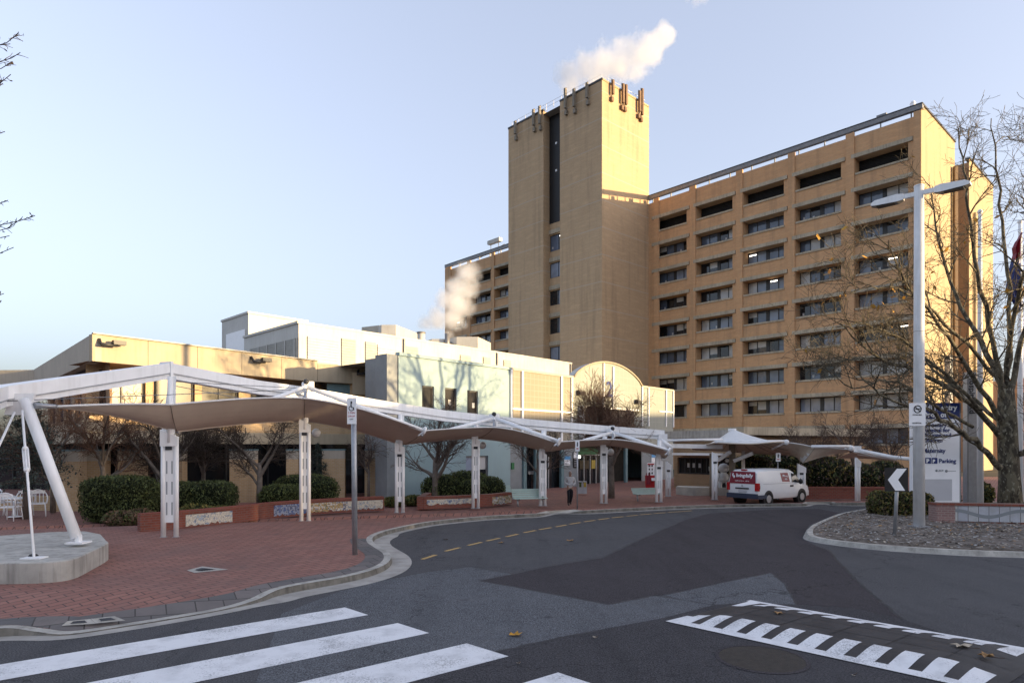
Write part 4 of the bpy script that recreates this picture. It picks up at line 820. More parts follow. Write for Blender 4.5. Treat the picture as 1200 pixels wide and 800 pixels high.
m = MB(); boxsweep(m, [p-V((0, 0, .335)) for p in bp], .46, .028, 'galvanised'); boxsweep(m, [p-V((0, 0, .36)) for p in bp], .36, .17, 'white_paint'); m.build('beam_flange', be)
for i in (2, 4, 7, 9):
    m = MB(); p = bp[i]; t = (bp[i+1]-bp[i-1]).normalized(); n = V((t.y, -t.x, 0)); m.box(p-V((0, 0, .25)), t*.05, n*.26, (0, 0, .30), 'white_paint'); m.build('splice_plate', be)
# columns: twin plates with slots, open legs at the foot, slender post up to the beam
def column(px, py, wd, top, post_top, ang, dark=True, parent=cn):
    g = G(px, py, .12); o = MB(); c, n = cos(ang), sin(ang); X = V((c, n, 0)); Y = V((-n, c, 0)); zb = .12; foot = .62
    def bxx(x0, x1, y0, y1, z0, z1, mt, tgt=None): (tgt or o).box(g+X*(x0+x1)/2+Y*(y0+y1)/2+V((0, 0, (z0+z1)/2-.12)), X*(x1-x0)/2, Y*(y1-y0)/2, (0, 0, (z1-z0)/2), mt)
    h = wd/2
    o.tube([g+X*(-h+.075), g+X*(-h+.075)+V((0, 0, top-.12))], .08, 'white_paint', 10); o.tube([g+X*(h-.075), g+X*(h-.075)+V((0, 0, top-.12-.18))], .08, 'white_paint', 10)
    bxx(-h+.10, h-.10, -.045, .045, foot, top-.12, 'white_paint')
    for x in (-1, 1): bxx(x*(h-.08)-.1, x*(h-.08)+.1, -.1, .1, zb, zb+.025, 'galvanised')
    # sloping cap
    o.face([g+X*x+Y*y+V((0, 0, z-.12)) for x, y, z in ((-h, -.1, top+.05), (h, -.1, top-.2), (h, .1, top-.2), (-h, .1, top+.05))], 'white_paint')
    o.face([g+X*x+Y*-.1+V((0, 0, z-.12)) for x, z in ((-h, top-.5), (h, top-.5), (h, top-.2), (-h, top+.05))], 'white_paint')
    for x in (-h*.28, h*.32):
        z = foot+.25
        while z < top-1.0: bxx(x-.018, x+.018, -.052, -.046, z, z+.42, 'grey_panel', o); z += .68
    if dark: bxx(-.11, .09, -.09, -.05, top-.62, top-.5, 'dark_metal', o)
    ob = o.build('column', parent)
    if post_top:
        p_ = MB(); p_.tube([g+V((0, 0, top-.5)), g+X*.02+V((0, 0, post_top-.12))], [.12, .09], 'white_paint', 8); p_.face([g+X*x+Y*.0+V((0, 0, z-.12)) for x, z in ((-h, top-.1), (h*.6, top-.1), (.2, post_top), (-.02, post_top))], 'white_paint'); p_.build('post', ob)
    return g
cols = []
for px, py, wd, ytop, pt in ((199, 629.5, .55, 505, 5.44), (357.5, 610.5, .44, 492, 5.02), (468.5, 600.5, .44, 519, 4.6), (557.5, 595.5, .40, 511, 4.25), (636, 592.5, .40, 528, 3.96), (707.5, 589.5, .40, 520, 3.7), (772, 588, .40, 536, 3.5)):
    d = G(px, py, .12).y; cols.append(column(px, py, wd, ZZ(ytop, d), pt, .12, True))
# sails
NE = [B(67, 476, 17.3), B(200, 474, 20.2), B(357, 466.5, 24.6), B(497, 504.5, 28.4), B(579, 500.5, 30.8), B(650, 518, 31.8), B(718, 514.5, 33.8), B(785, 528, 34.6)]
FE = [B(67.5, 476.8, 17.4), B(208, 505.5, 22.0), B(357, 493.5, 26.9), B(470, 521, 30.8), B(557, 513.5, 33.0), B(640, 529, 34.0), B(710, 521.5, 36.0), B(779, 536, 36.6)]
def edge(pts, n):     # taut edge: rounded at the high points, pointed at the low ones
    out = []
    for a, b in zip(pts, pts[1:]):
        for k in range(n):
            t = k/n; e = sin(pi/2*t) if a.z < b.z else 1-cos(pi/2*t); p = a.lerp(b, t); p.z = a.z+(b.z-a.z)*(.75*e+.25*t); out.append(p)
    return out+[pts[-1]]
def sail(ne, fe, name, parent, nu=9, nv=6, sag=.12):
    a, b = edge(ne, nu), edge(fe, nu); up, dn = MB(), MB(); gd = []
    for i in range(len(a)):
        row = []
        for j in range(nv+1): t = j/nv; p = a[i].lerp(b[i], t); p = p-V((0, 0, sag*4*t*(1-t)*min(1, (a[i]-b[i]).length/2))); row.append(p)
        gd.append(row)
    for i in range(len(a)-1):
        for j in range(nv):
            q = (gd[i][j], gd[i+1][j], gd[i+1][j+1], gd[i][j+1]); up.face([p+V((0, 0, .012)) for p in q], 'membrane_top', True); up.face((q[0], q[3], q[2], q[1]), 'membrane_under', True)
    for i in range(0, len(a), nu):
        if 0 < i < len(a)-1: up.tube([gd[i][j]-V((0, 0, .012)) for j in range(nv+1)], .012, 'tan_post', 4)
    o = up.build(name, parent); e = MB(); e.tube(a, .035, 'membrane_top', 6); e.tube(b, .03, 'membrane_under', 6); e.build('edge_cable', o)
    return o
sail(NE, FE, 'fabric_sail', cn)
# brackets and tubular arms from the beam to the sail corners
def arm(a, b, r=.075, dsk=True):
    m = MB(); m.tube([a, b], r, 'white_paint', 8)
    if dsk:
        d = (V(b)-V(a)).normalized(); m.tube([V(b)-d*.04, V(b)+d*.05], .19, 'white_paint', 10); m.tube([V(b)+V((0, 0, -.02)), V(b)+V((-.25, -.1, -.22))], .035, 'white_paint', 6); m.ball(V(b)+V((-.08, -.05, -.2)), .07, 'galvanised', 8)
    return m.build('arm', cn)
for (bx_, by_, bd), ends in (((361, 453, 26.6), (((300, 474.5, 24.3), 0), ((497, 504.5, 28.3), 1))), ((( 579, 489.5, 33.2)), (((528, 503, 30.0), 0), ((655, 517, 31.6), 1))), (((717, 506, 36.0)), (((684, 516, 33.2), 0), ((784, 528, 34.6), 1)))):
    p = B(bx_, by_, bd); m = MB(); m.box(p, (.16, .1, 0), (-.12, .2, 0), (0, 0, .2), 'white_paint'); m.tube([p+V((-.1, -.2, .1)), p+V((.05, -.5, -.25))], .1, 'white_paint', 8); m.ball(p+V((0, -.25, .18)), .12, 'dark_metal', 8); m.build('bracket', cn)
    for (x, y, d), k_ in ends: arm(p+V((0, -.25, -.02)), B(x, y, d), .085, bool(k_))
    m = MB(); q = min(NE, key=lambda v: (v-p).length); m.tube([p+V((.02, -.3, -.1)), q], .06, 'galvanised', 6); m.build('shackle', cn)
# cables
for a, b in (((205, 447, 21.9), (357, 455, 26.4)), ((0, 470, 16.6), (357, 456, 26.4)), ((368, 456, 26.4), (470, 500, 28)), ((586, 489, 33), (640, 507, 33.4)), ((205, 452, 22.0), (300, 470, 24))): m = MB(); m.tube([B(*a), B(*b)], .012, 'grey_metal', 4); m.build('stay_cable', cn)
for i in (0, 2, 4, 6):
    g = cols[i]; q = FE[[1, 3, 5, 7][[0, 2, 4, 6].index(i)]]; m = MB(); m.tube([V((g.x-.05, g.y-.05, q.z-.02)), q], .03, 'galvanised', 6); m.ball(q, .06, 'galvanised', 8); m.build('shackle', cn)
# end of the long beam, and the tail beyond it
m = MB(); p = B(776, 517, 37.0); m.box(p, (.24, 0, 0), (0, .25, 0), (0, 0, .42), 'white_paint'); m.tube([p+V((-.25, -.1, .2)), p+V((.5, -.3, -.4))], .13, 'white_paint', 8); m.build('bracket', cn)
m = MB(); boxsweep(m, [B(777, 519.5, 37.3), B(845, 521, 38.5)], .3, .24, 'white_paint'); m.tube([B(780, 516, 37.0), B(846, 514.5, 38.0)], .07, 'white_paint', 8); m.build('tail_beam', cn)
# raking strut and tie rods on the plinth
sa, sb = G(92, 636.5, .66), B(29, 468, 17.0)
m = MB(); m.tube([sa+(sb-sa)*.035, sb], [.13, .135], 'white_paint', 14); m.box(sb+V((-.12, 0, -.12)), (.3, .02, 0), (0, .03, 0), (.08, 0, .28), 'white_paint'); m.box(sa+V((.0, 0, .03)), (.22, 0, 0), (0, .2, 0), (0, 0, .02), 'white_paint'); m.box(sa+V((0, 0, .12)), (.05, 0, 0), (0, .07, 0), (0, 0, .09), 'white_paint'); m.build('strut', cn)
ra, rb = B(26, 481, 16.7), G(40, 654.5, .58)
m = MB(); m.tube([ra, rb], .028, 'white_paint', 8)
for f0, f1, r in ((.28, .43, .055),):
    for sx in (-1, 1): m.tube([ra.lerp(rb, f0)+V((sx*.06, 0, 0)), ra.lerp(rb, f1)+V((sx*.06, 0, 0))], .022, 'white_paint', 6)
    m.ball(ra.lerp(rb, f0), .07, 'white_paint', 8); m.ball(ra.lerp(rb, f1), .07, 'white_paint', 8)
m.box(rb+V((0, 0, .02)), (.22, 0, 0), (0, .15, 0), (0, 0, .018), 'white_paint'); m.build('tie_rod', cn)
m = MB(); rc = B(17, 483, 16.7); m.tube([rc, B(-2, 524, 15.6), G(-14, 662, .58)], .028, 'white_paint', 8); m.build('tie_rod', cn)
m = MB(); m.tube([B(40, 475, 17.0), B(52, 475.5, 17.2), B(66, 476, 17.3)], [.09, .06, .05], 'galvanised', 8); m.build('shackle', cn)
# plinth
pp = [G(a, b, 0) for a, b in ((-90, 668), (-70, 684), (-30, 691), (10, 691.5), (55, 690), (85, 685.5), (106, 675), (126, 662.5))]
pb = [V((q.x-.1, q.y, 0)) for q in (G(128.5, 658, 0),)]+[A(118, 18.9), A(100, 19.6), A(60, 19.4), A(0, 18.6), A(-70, 16.6)]
m = MB(); poly = [tuple(q[:2]) for q in spline(pp+pb[:2], 4)+pb[2:]]; m.prism(poly, .1, .575, 'concrete', top=False); cx_ = sum(p[0] for p in poly)/len(poly); cy_ = sum(p[1] for p in poly)/len(poly)
i1 = [(cx_+(x-cx_)*.985, cy_+(y-cy_)*.985) for x, y in poly]
for i in range(len(poly)): j = (i+1) % len(poly); m.face(((*poly[i], .575), (*poly[j], .575), (*i1[j], .595), (*i1[i], .595)), 'concrete')
m.face([(x, y, .595) for x, y in i1], 'concrete'); m.build('concrete_plinth', label='low angular concrete plinth at the left carrying the white raking strut', cat='plinth')
m = MB(); m.ball(tuple(G(39, 651, .62)), .09, 'rubber', 8, (1.3, 1, .6)); m.build('rock', label='small dark stone lying on the concrete plinth by the foot of the tie rod', cat='stone')

# globe lamps on the columns
def globe(px, py, d, label, r=.2):
    t = thing('globe_lamp', label, 'lamp', B(px, py, d), 'globe lamps on the canopy columns'); m = MB(); m.ball(B(px, py, d), r, 'globe_glass', 16); m.build('globe', t); m = MB(); m.tube([B(px, py, d)+V((-r*.8, .05, 0)), B(px, py, d)+V((-r-.18, .1, 0))], .045, 'dark_metal', 6); m.build('bracket', t)
globe(370.5, 507, 27.2, 'globe lamp on the canopy column just left of the disabled parking sign', .185); globe(565.5, 521.5, 33.2, 'globe lamp on the column in front of the pale blue wall', .19); globe(715.7, 529.5, 36.4, 'globe lamp on the column beside the entrance doors', .19)

# ------------------------------------------------------------------ right hand canopies
c2 = thing('cone_canopy', 'white topped cone canopy on a brown mast behind the van', 'canopy', A(858, 39.5))
def fan(apex, ring, name, parent, pw=1.7, n=8):
    u = MB(); rg = spline(ring+[ring[0]], 5); R_ = []
    for p in rg: R_.append([V((apex.x+(p.x-apex.x)*t, apex.y+(p.y-apex.y)*t, p.z+(apex.z-p.z)*(1-t)**pw)) for t in [k/n for k in range(n+1)]])
    for i in range(len(rg)-1):
        for k in range(n):
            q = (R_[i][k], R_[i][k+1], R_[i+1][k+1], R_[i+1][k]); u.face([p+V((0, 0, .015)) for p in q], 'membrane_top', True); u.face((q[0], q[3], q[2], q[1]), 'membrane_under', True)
    e = u
    for i in range(0, len(rg)-1, 3): e.tube([p-V((0, 0, .01)) for p in R_[i]], .014, 'tan_post', 4)
    e.tube(rg, .04, 'membrane_under', 6); return u.build(name, parent)
ap = B(858.5, 502.5, 39.5)
fan(ap, [B(838, 518.5, 37.2), B(880, 520, 35.6), B(921, 518, 36.6), B(940, 529, 39.2), B(928, 533, 41.6), B(880, 531, 43.0), B(845, 528, 42), B(810, 526, 40.2)], 'cone_sail', c2)
m = MB(); m.tube([A(858, 39.5, .12), A(858, 39.5, ap.z-.12)], .19, 'tan_post', 12); m.cyl(A(858, 39.5)[:2], .24, ap.z-.16, ap.z+.02, 'white_paint', 12); m.build('mast', c2)
for a, b in (((842, 539, 39), (856, 529, 38.4)), ((860, 540, 39), (882, 531, 38.2))): m = MB(); m.beam(B(*a), B(*b), .14, .2, 'white_paint'); m.build('strut', c2)
m = MB(); m.tube([B(838, 517.5, 37.1), B(921, 517.0, 36.5)], .085, 'white_paint', 8); m.tube([B(921, 518, 36.5), B(905, 526, 38)], .06, 'white_paint', 8); m.ball(B(921.5, 518, 36.5), .16, 'white_paint', 10); m.build('edge_tube', c2)
sail([B(921, 518.5, 36.8), B(955, 524, 36.8), B(998, 527, 36.8)], [B(926, 532, 40), B(941, 542, 37.3), B(992, 529.5, 37.4)], 'fabric_sail', c2, 6, 5, .05)
m = MB(); m.tube([B(951, 523, 36.7), B(997, 523, 36.6)], .085, 'white_paint', 8); m.tube([B(997, 523, 36.6), B(986, 528, 37.2)], .06, 'white_paint', 8); m.ball(B(997.5, 525, 36.6), .17, 'white_paint', 10); m.build('edge_tube', c2)
column(837.5, 585.5, .34, ZZ(530, 38.3), None, .1, True, c2); column(939, 583, .5, ZZ(543, 40), None, 0, True, c2); column(783, 581.5, .34, ZZ(540, 41), None, .1, True, c2)
m = MB(); m.tube([A(833.5, 39.2, .12), A(833.5, 39.2, ZZ(531, 39))], .11, 'tan_post', 8); m.build('post', c2)
m = MB(); m.tube([A(871, 41.5, .1), A(871, 41.5, ZZ(528, 41.5))], .11, 'white_paint', 8); m.build('post', c2)
c3 = thing('canopy_end', 'last low canopy section with a white tube arm near the arrow sign', 'canopy', A(1005, 37.6))
column(1005, 586.8, .3, ZZ(536, 37.5), None, .05, False, c3)
m = MB(); m.tube([B(1005, 527, 37.3), B(1046, 535.5, 35.5), B(1090, 540, 34.5)], .1, 'white_paint', 8); m.tube([B(1005, 532, 37.5), B(1050, 538, 36)], .05, 'white_paint', 6); m.box(B(1005, 526.5, 37.3), (.14, 0, 0), (0, .14, 0), (0, 0, .2), 'white_paint'); m.build('arm', c3)
sail([B(1000, 529, 37.2), B(1020, 533.5, 36.8), B(1048, 538, 35.8)], [B(980, 536.5, 39.5), B(1008, 536.5, 38.4), B(1052, 539.5, 36.4)], 'fabric_sail', c3, 5, 4, .02)
globe(852, 539.5, 39.2, 'small globe lamp on the brown mast behind the van', .12)

# ------------------------------------------------------------------ signs and posts
X_, Z_ = V((1, 0, 0)), V((0, 0, 1))
sp = thing('parking_sign', 'white disabled parking sign on a grey pole at the kerb before the canopy', 'sign', G(416, 650.5, .12))
g = G(416, 650.5, .12); dS = g.y; tl = B(412.3, 466, dS)
m = MB(); m.tube([g, V((tl.x+.05, dS, ZZ(470, dS)))], .075, 'galvanised', 10); m.build('post', sp)
m = MB(); pc = B(412.3, 481.2, dS-.11); m.box(pc, (.125, 0, 0), (0, .012, 0), (.0, 0, .36), 'sign_white'); pn_ = m.build('sign_panel', sp)
m = MB(); y0 = dS-.125
m.tube([(pc.x-.01, y0, pc.z+.26), (pc.x-.01, y0, pc.z+.2)], .022, 'black_paint', 6); m.tube([(pc.x-.02, y0, pc.z+.2), (pc.x-.01, y0, pc.z+.1), (pc.x+.04, y0, pc.z+.09), (pc.x+.06, y0, pc.z+.02)], .014, 'black_paint', 5); m.tube([(pc.x-.01+.065*cos(a*.4+1.8), y0, pc.z+.07+.065*sin(a*.4+1.8)) for a in range(13)], .010, 'black_paint', 5); m.build('wheelchair_symbol', sp)
text('5 MIN', .075, 'red_paint', (pc.x-.1, dS-.124, pc.z-.08), X_, Z_, 'lettering', sp); text('DROP', .07, 'red_paint', (pc.x-.1, dS-.124, pc.z-.17), X_, Z_, 'lettering', sp); text('OFF', .06, 'black_paint', (pc.x-.06, dS-.124, pc.z-.25), X_, Z_, 'lettering', sp)
def smallsign(px, ybase, y0, y1, wpx, label, z=.12):
    g = G(px, ybase, z); d = g.y; t = thing('parking_sign', label, 'sign', g); m = MB(); m.tube([g, V((g.x, d, ZZ(y0+1, d)))], .035, 'galvanised', 8); m.build('post', t)
    m = MB(); w = wpx/F*d/2; m.box(V((g.x, d-.05, ZZ((y0+y1)/2, d))), (w, 0, 0), (0, .01, 0), (0, 0, (y1-y0)/F*d/2), 'sign_white'); m.build('sign_panel', t)
    m = MB(); m.box(V((g.x, d-.065, ZZ(y0+(y1-y0)*.35, d))), (w*.22, 0, 0), (0, .006, 0), (0, 0, (y1-y0)/F*d*.2), 'black_paint'); m.box(V((g.x, d-.065, ZZ(y0+(y1-y0)*.75, d))), (w*.5, 0, 0), (0, .006, 0), (0, 0, (y1-y0)/F*d*.05), 'red_paint'); m.build('symbol', t)
smallsign(676.5, 596, 516, 528.5, 5, 'small white parking sign on a thin pole beside the person in the hoodie'); smallsign(911.5, 585, 530.5, 540.5, 5.5, 'small white parking sign on a thin pole standing behind the van')

# street light on the island
lt = thing('street_light', 'tall white twin headed street light pole on the traffic island', 'street light', G(1077, 617, .14))
g = G(1077, 617, .14); d = g.y; LH = ZZ(219, d)
m = MB(); m.tube([g, V((g.x, d, LH))], [.20, .165], 'worn_white_paint', 16); m.box(g+V((0, 0, .02)), (.3, 0, 0), (0, .3, 0), (0, 0, .02), 'galvanised'); m.cyl(g[:2], .17, LH, LH+.05, 'white_paint', 12); m.build('pole', lt)
ad = V((.73, -.68, 0)); an = V((.68, .73, 0)); zt = LH-.25
for sg in (-1, 1):
    m = MB(); a = V((g.x, d, zt)); m.beam(a+ad*sg*.1, a+ad*sg*.55, .14, .16, 'white_paint'); am = m.build('arm', lt)
    m = MB(); c = a+ad*sg*.5
    P = [(0, .11, .1, -.12), (.2, .20, .11, -.17), (.95, .20, .06, -.14), (1.1, .16, -.02, -.1)]
    for i in range(3):
        (x0, w0, t0, b0), (x1, w1, t1, b1) = P[i], P[i+1]
        q = lambda x, w_, z: c+ad*sg*x+an*w_+V((0, 0, z))
        m.face((q(x0, -w0, t0), q(x1, -w1, t1), q(x1, w1, t1), q(x0, w0, t0)), 'white_paint'); m.face((q(x0, -w0, b0), q(x1, -w1, b1), q(x1, w1, b1), q(x0, w0, b0)), 'grey_metal')
        for s2 in (-1, 1): m.face((q(x0, s2*w0, t0), q(x1, s2*w1, t1), q(x1, s2*w1, b1), q(x0, s2*w0, b0)), 'white_paint')
    m.face((q(1.1, -.16, -.02), q(1.1, .16, -.02), q(1.1, .16, -.1), q(1.1, -.16, -.1)), 'white_paint'); m.face((q(0, -.11, .1), q(0, .11, .1), q(0, .11, -.12), q(0, -.11, -.12)), 'white_paint')
    hd = m.build('lamp_head', lt)
    m = MB(); m.box(c+ad*sg*.6+V((0, 0, -.165)), ad*.30, an*.16, (0, 0, .02), 'dark_metal'); m.build('lens', hd)
pz = B(1075, 485.5, d-.2)
ns = thing('no_smoking_sign', 'white no smoking notice strapped to the street light pole', 'sign', pz); m = MB(); m.box(pz, (.3, 0, 0), (0, .012, 0), (0, 0, .42), 'sign_grey' if False else 'sign_white'); m.build('sign_panel', ns)
m = MB(); yy = pz.y-.02
m.tube([(pz.x+.13*cos(a*pi/10), yy, pz.z+.2+.13*sin(a*pi/10)) for a in range(21)], .018, 'black_paint', 5); m.tube([(pz.x-.09, yy, pz.z+.29), (pz.x+.09, yy, pz.z+.11)], .014, 'black_paint', 5); m.box((pz.x, yy, pz.z+.2), (.08, 0, 0), (0, .004, 0), (0, 0, .018), 'black_paint'); m.build('symbol', ns)
text('SMOKE FREE', .062, 'black_paint', (pz.x-.19, yy, pz.z-.03), X_, Z_, 'lettering', ns); text('HOSPITAL', .075, 'black_paint', (pz.x-.19, yy, pz.z-.34), X_, Z_, 'lettering', ns)
# chevron arrow board
g = G(1048.5, 628, .14); d = g.y; ch = thing('chevron_sign', 'square black board with a white arrow pointing left on a leaning grey post', 'sign', g)
m = MB(); m.tube([g, V((g.x+.1, d, ZZ(548, d)))], .06, 'galvanised', 10); m.build('post', ch)
w = 13.6/F*d; c = B(1050.5, 561.5, d-.09); m = MB(); m.box(c, (w, 0, 0), (0, .012, 0), (0, 0, w*1.02), 'black_paint'); m.build('board', ch)
m = MB(); y_ = c.y-.016; P = lambda x, z: (c.x+x*w, y_, c.z+z*w)
m.face((P(.02, .93), P(.86, .93), P(.12, -.02), P(-.76, -.02)), 'sign_white'); m.face((P(-.76, -.02), P(.12, -.02), P(.72, -.95), P(-.12, -.95)), 'sign_white'); m.build('arrow', ch)
# directory sign
g = G(1095, 590, .14); d = 31.0; xa, xb = A(1067.5, d).x, A(1122.5, d).x; zt, zb = ZZ(472, d), ZZ(589, d); W = xb-xa
dsn = thing('directory_sign', 'tall white and navy hospital directory sign standing behind the street light', 'sign', (xa+W/2, d, .14))
m = MB(); m.box(((xa+xb)/2, d, (zt+zb)/2), (W/2, 0, 0), (0, .12, 0), (0, 0, (zt-zb)/2), 'sign_white'); m.build('board', dsn)
for z0, z1, mt, nm in ((ZZ(490.5, d), zt, 'navy', 'header_panel'), (ZZ(586, d), ZZ(561, d), 'sign_grey', 'lower_panel')):
    m = MB(); wd = W/2-.005 if mt == 'navy' else W*.38; m.box(((xa+xb)/2-(.1 if mt != 'navy' else 0), d-.128, (z0+z1)/2), (wd, 0, 0), (0, .006, 0), (0, 0, (z1-z0)/2), mt); m.build(nm, dsn)
m = MB(); m.box((xb+.04, d+.02, (zt+zb)/2), (.035, 0, 0), (0, .14, 0), (0, 0, (zt-zb)/2), 'grey_metal'); m.build('edge_trim', dsn)
S_ = W/55.0
def dt(body, px, py, size, mt='navy', bold=.006): text(body, size*S_, mt, (xa+(px-1067.5)*S_, d-.14, ZZ(py, d)), X_, Z_, 'lettering', dsn, bold=bold)
dt('Building entry', 1071.0, 480.3, 8.6, 'sign_white', .012); dt('Drop off', 1078.6, 488.7, 8.6, 'sign_white', .012)
for tx, y in (('Centenary', 500), ('Hospital for', 506), ('Women and', 511.8), ('Children', 517.8)): dt(tx, 1079.0, y, 6.6)
dt('Maternity', 1079, 530, 6.8); dt('Parking', 1098, 542, 6.8)
m = MB()
for x, y in ((1085.5, 539.5), (1093, 539.5)): m.box((xa+(x-1067.5)*S_, d-.132, ZZ(y, d)), (3.3*S_, 0, 0), (0, .006, 0), (0, 0, 3.4*S_), 'navy')
m.build('parking_symbol', dsn); dt('P', 1083.3, 542, 6.5, 'sign_white', .012); dt('P', 1090.6, 542, 5.6, 'sign_white', .01)
m = MB()
for y in (526, 538):
    a = (xa+(1070-1067.5)*S_, d-.14, ZZ(y+2.5, d)); b = (xa+(1074-1067.5)*S_, d-.14, ZZ(y-2, d)); m.tube([a, b], .022, 'navy', 5); m.tube([(b[0]-.14, b[1], b[2]), b, (b[0], b[1], b[2]-.14)], .018, 'navy', 5)
m.tube([(xa+(1120-1067.5)*S_, d-.14, ZZ(498, d)), (xa+(1117-1067.5)*S_, d-.14, ZZ(494, d)), (xa+(1118.5-1067.5)*S_, d-.14, ZZ(493, d))], .018, 'navy', 5); m.build('arrow', dsn)
dt('ACT', 1097.5, 552, 3.0, 'grey_panel', .004); m = MB(); m.ball((xa+(1095.5-1067.5)*S_, d-.13, ZZ(551, d)), .06, 'grey_panel', 8, (1, .2, 1)); m.ball((xa+(1107-1067.5)*S_, d-.13, ZZ(551.5, d)), .07, 'grey_panel', 8, (1, .2, 1)); m.box((xa+(1113-1067.5)*S_, d-.13, ZZ(551.5, d)), (.2, 0, 0), (0, .004, 0), (0, 0, .012), 'grey_panel'); m.build('emblem', dsn)
# grey totem with vertical lettering
d = 33.0; g = A(1136.4, d, .12); tt = thing('totem_sign', 'narrow grey totem with vertical road name lettering left of the plane tree', 'sign', g); hw_ = 5.6/F*d
m = MB(); zt = ZZ(436, d); m.box((g.x, d, zt/2), (hw_, 0, 0), (0, .16, 0), (0, 0, zt/2), 'tan_grey' if 'tan_grey' in MT else 'galvanised'); m.build('board', tt); m = MB(); m.box((g.x-hw_+.03, d-.17, zt/2), (.035, 0, 0), (0, .01, 0), (0, 0, zt/2), 'grey_metal'); m.build('edge_trim', tt)
text('Hospital Rd', .42, 'dark_metal', (g.x-.13, d-.175, zt-.12), (0, 0, -1), (1, 0, 0), 'lettering', tt, bold=.008)
# flagpoles
def flagpole(px, d, ytop, ybase, label, flag):
    g = A(px, d, .12); t = thing('flagpole', label, 'flagpole', g, 'white flagpoles beside the plane tree'); m = MB(); zt = ZZ(ytop, d); m.tube([g, V((g.x, d, zt))], [.17, .09], 'white_paint', 10); m.build('pole', t); m = MB(); m.ball((g.x, d, zt+.08), .13, 'white_paint', 10); m.build('finial', t)
flagpole(1148.5, 33.5, 250, 587, 'white flagpole just left of the plane tree trunk, flying no flag', 0); flagpole(1195.5, 36, 262, 590, 'white flagpole at the right edge carrying the furled dark flag', 1)
zt = ZZ(272, 36); gx = A(1195.5, 36).x; m = MB(); rows = []
for i in range(13):
    z = zt-i*.34; wv = [.06, .34, .48, .42, .5, .58, .66, .72, .8, .84, .7, .45, .2][i]; rows.append([V((gx-.02-wv*(j/6)*1.0, 36-.12+.12*sin(j*2.1+i*.3), z-.25*(j/6))) for j in range(7)])
for i in range(12):
    for j in range(6): m.face((rows[i][j], rows[i][j+1], rows[i+1][j+1], rows[i+1][j]), 'maroon' if i < 4 else 'navy_flag' if 'navy_flag' in MT else 'navy', True)
m.build('flag', label='dark blue and red furled flag hanging from the right hand flagpole', cat='flag')

# ------------------------------------------------------------------ low brick planter walls with mosaics
def planter(name, label, px, wd, h, mos, parent=None):
    """px: front face base line as (px, base_y) points; mos: list of (f0, f1, material, wavy)"""
    pts = [G(a, b, .12) for a, b in px]; fr = spline(pts, 6); bk = offset(fr, wd); n = len(fr)
    t = thing(name, label, 'wall', fr[n//2]); up = V((0, 0, h))
    m = MB()
    for i in range(n-1):
        m.face((fr[i], fr[i+1], fr[i+1]+up, fr[i]+up), 'brick_red'); m.face((bk[i], bk[i+1], bk[i+1]+up, bk[i]+up), 'brick_red')
    for i in (0, n-1): m.face((fr[i], bk[i], bk[i]+up, fr[i]+up), 'brick_red')
    m.build('wall', t)
    fo, bo = offset(fr, -.03), offset(fr, wd+.02); m = MB(); u2 = V((0, 0, h+.1))
    for i in range(n-1):
        m.face((fo[i]+up, fo[i+1]+up, fo[i+1]+u2, fo[i]+u2), 'brick_red'); m.face((fo[i]+u2, fo[i+1]+u2, bo[i+1]+u2, bo[i]+u2), 'brick_red'); m.face((bo[i]+up, bo[i+1]+up, bo[i+1]+u2, bo[i]+u2), 'brick_red'); m.face((fo[i]+up, fo[i+1]+up, bo[i+1]+up, bo[i]+up), 'brick_red')
    for i in (0, n-1): m.face((fo[i]+up, bo[i]+up, bo[i]+u2, fo[i]+u2), 'brick_red')
    m.build('coping', t)
    ff = offset(fr, -.018)
    def at(f): x = f*(n-1); i = min(int(x), n-2); return ff[i].lerp(ff[i+1], x-i)
    rr = random.Random(len(label))
    for f0, f1, mt, lo, hi in mos:
        m = MB(); K = 22; lo_ = [lo*h+rr.uniform(-.02, .1)*h*(1 if i % 3 else 2) for i in range(K+1)]
        for i in range(K):
            a, b = at(f0+(f1-f0)*i/K), at(f0+(f1-f0)*(i+1)/K); m.face((a+V((0, 0, lo_[i])), b+V((0, 0, lo_[i+1])), b+V((0, 0, hi*h)), a+V((0, 0, hi*h))), mt)
        m.build('mosaic', t)
    return t
planter('planter_wall', 'long curved red brick planter wall with cream and blue mosaics beside the first columns', [(164.5, 623.5), (200, 620.5), (245, 616), (290, 610.5), (330, 605.5), (380, 601.5), (420, 599), (450, 597.5)], .35, .55,
        [(.2, .37, 'mosaic_cream', .12, .9), (.54, .66, 'mosaic_blue', .08, .95), (.66, .8, 'mosaic_garden', .15, .9), (.8, .99, 'mosaic_cream', .15, .9)])
planter('planter_wall', 'short red brick planter wall with mosaics in front of the pale blue panels', [(497, 596.3), (520, 595.3), (550, 594), (580, 592), (600, 589.5)], .35, .50, [(.05, .55, 'mosaic_cream', .35, .9), (.72, .98, 'mosaic_garden', .05, .9)])
a, b = G(497, 596.3, .12), G(493, 588, .12); m = MB(); m.prism([(a.x-.02, a.y), (a.x-.02, a.y+3), (a.x-.35, a.y+3), (a.x-.35, a.y)], .1, .72, 'brick_red'); m.build('brick_return_wall', label='end return of brick wall behind the round clipped bush on the pale blue side', cat='wall')
m = MB(); a, b = A(942, 38.3, .1), A(1064, 38.0, .1); m.prism([(a.x, a.y), (b.x, b.y), (b.x, b.y+.35), (a.x, a.y+.35)], .1, .68, 'brick_red'); o = m.build('brick_garden_wall', label='low plain red brick wall beneath the dark hedge to the right of the van', cat='wall'); m = MB(); m.prism([(a.x, a.y-.03), (b.x, b.y-.03), (b.x, b.y+.38), (a.x, a.y+.38)], .682, .78, 'brick_red'); m.build('coping', o)
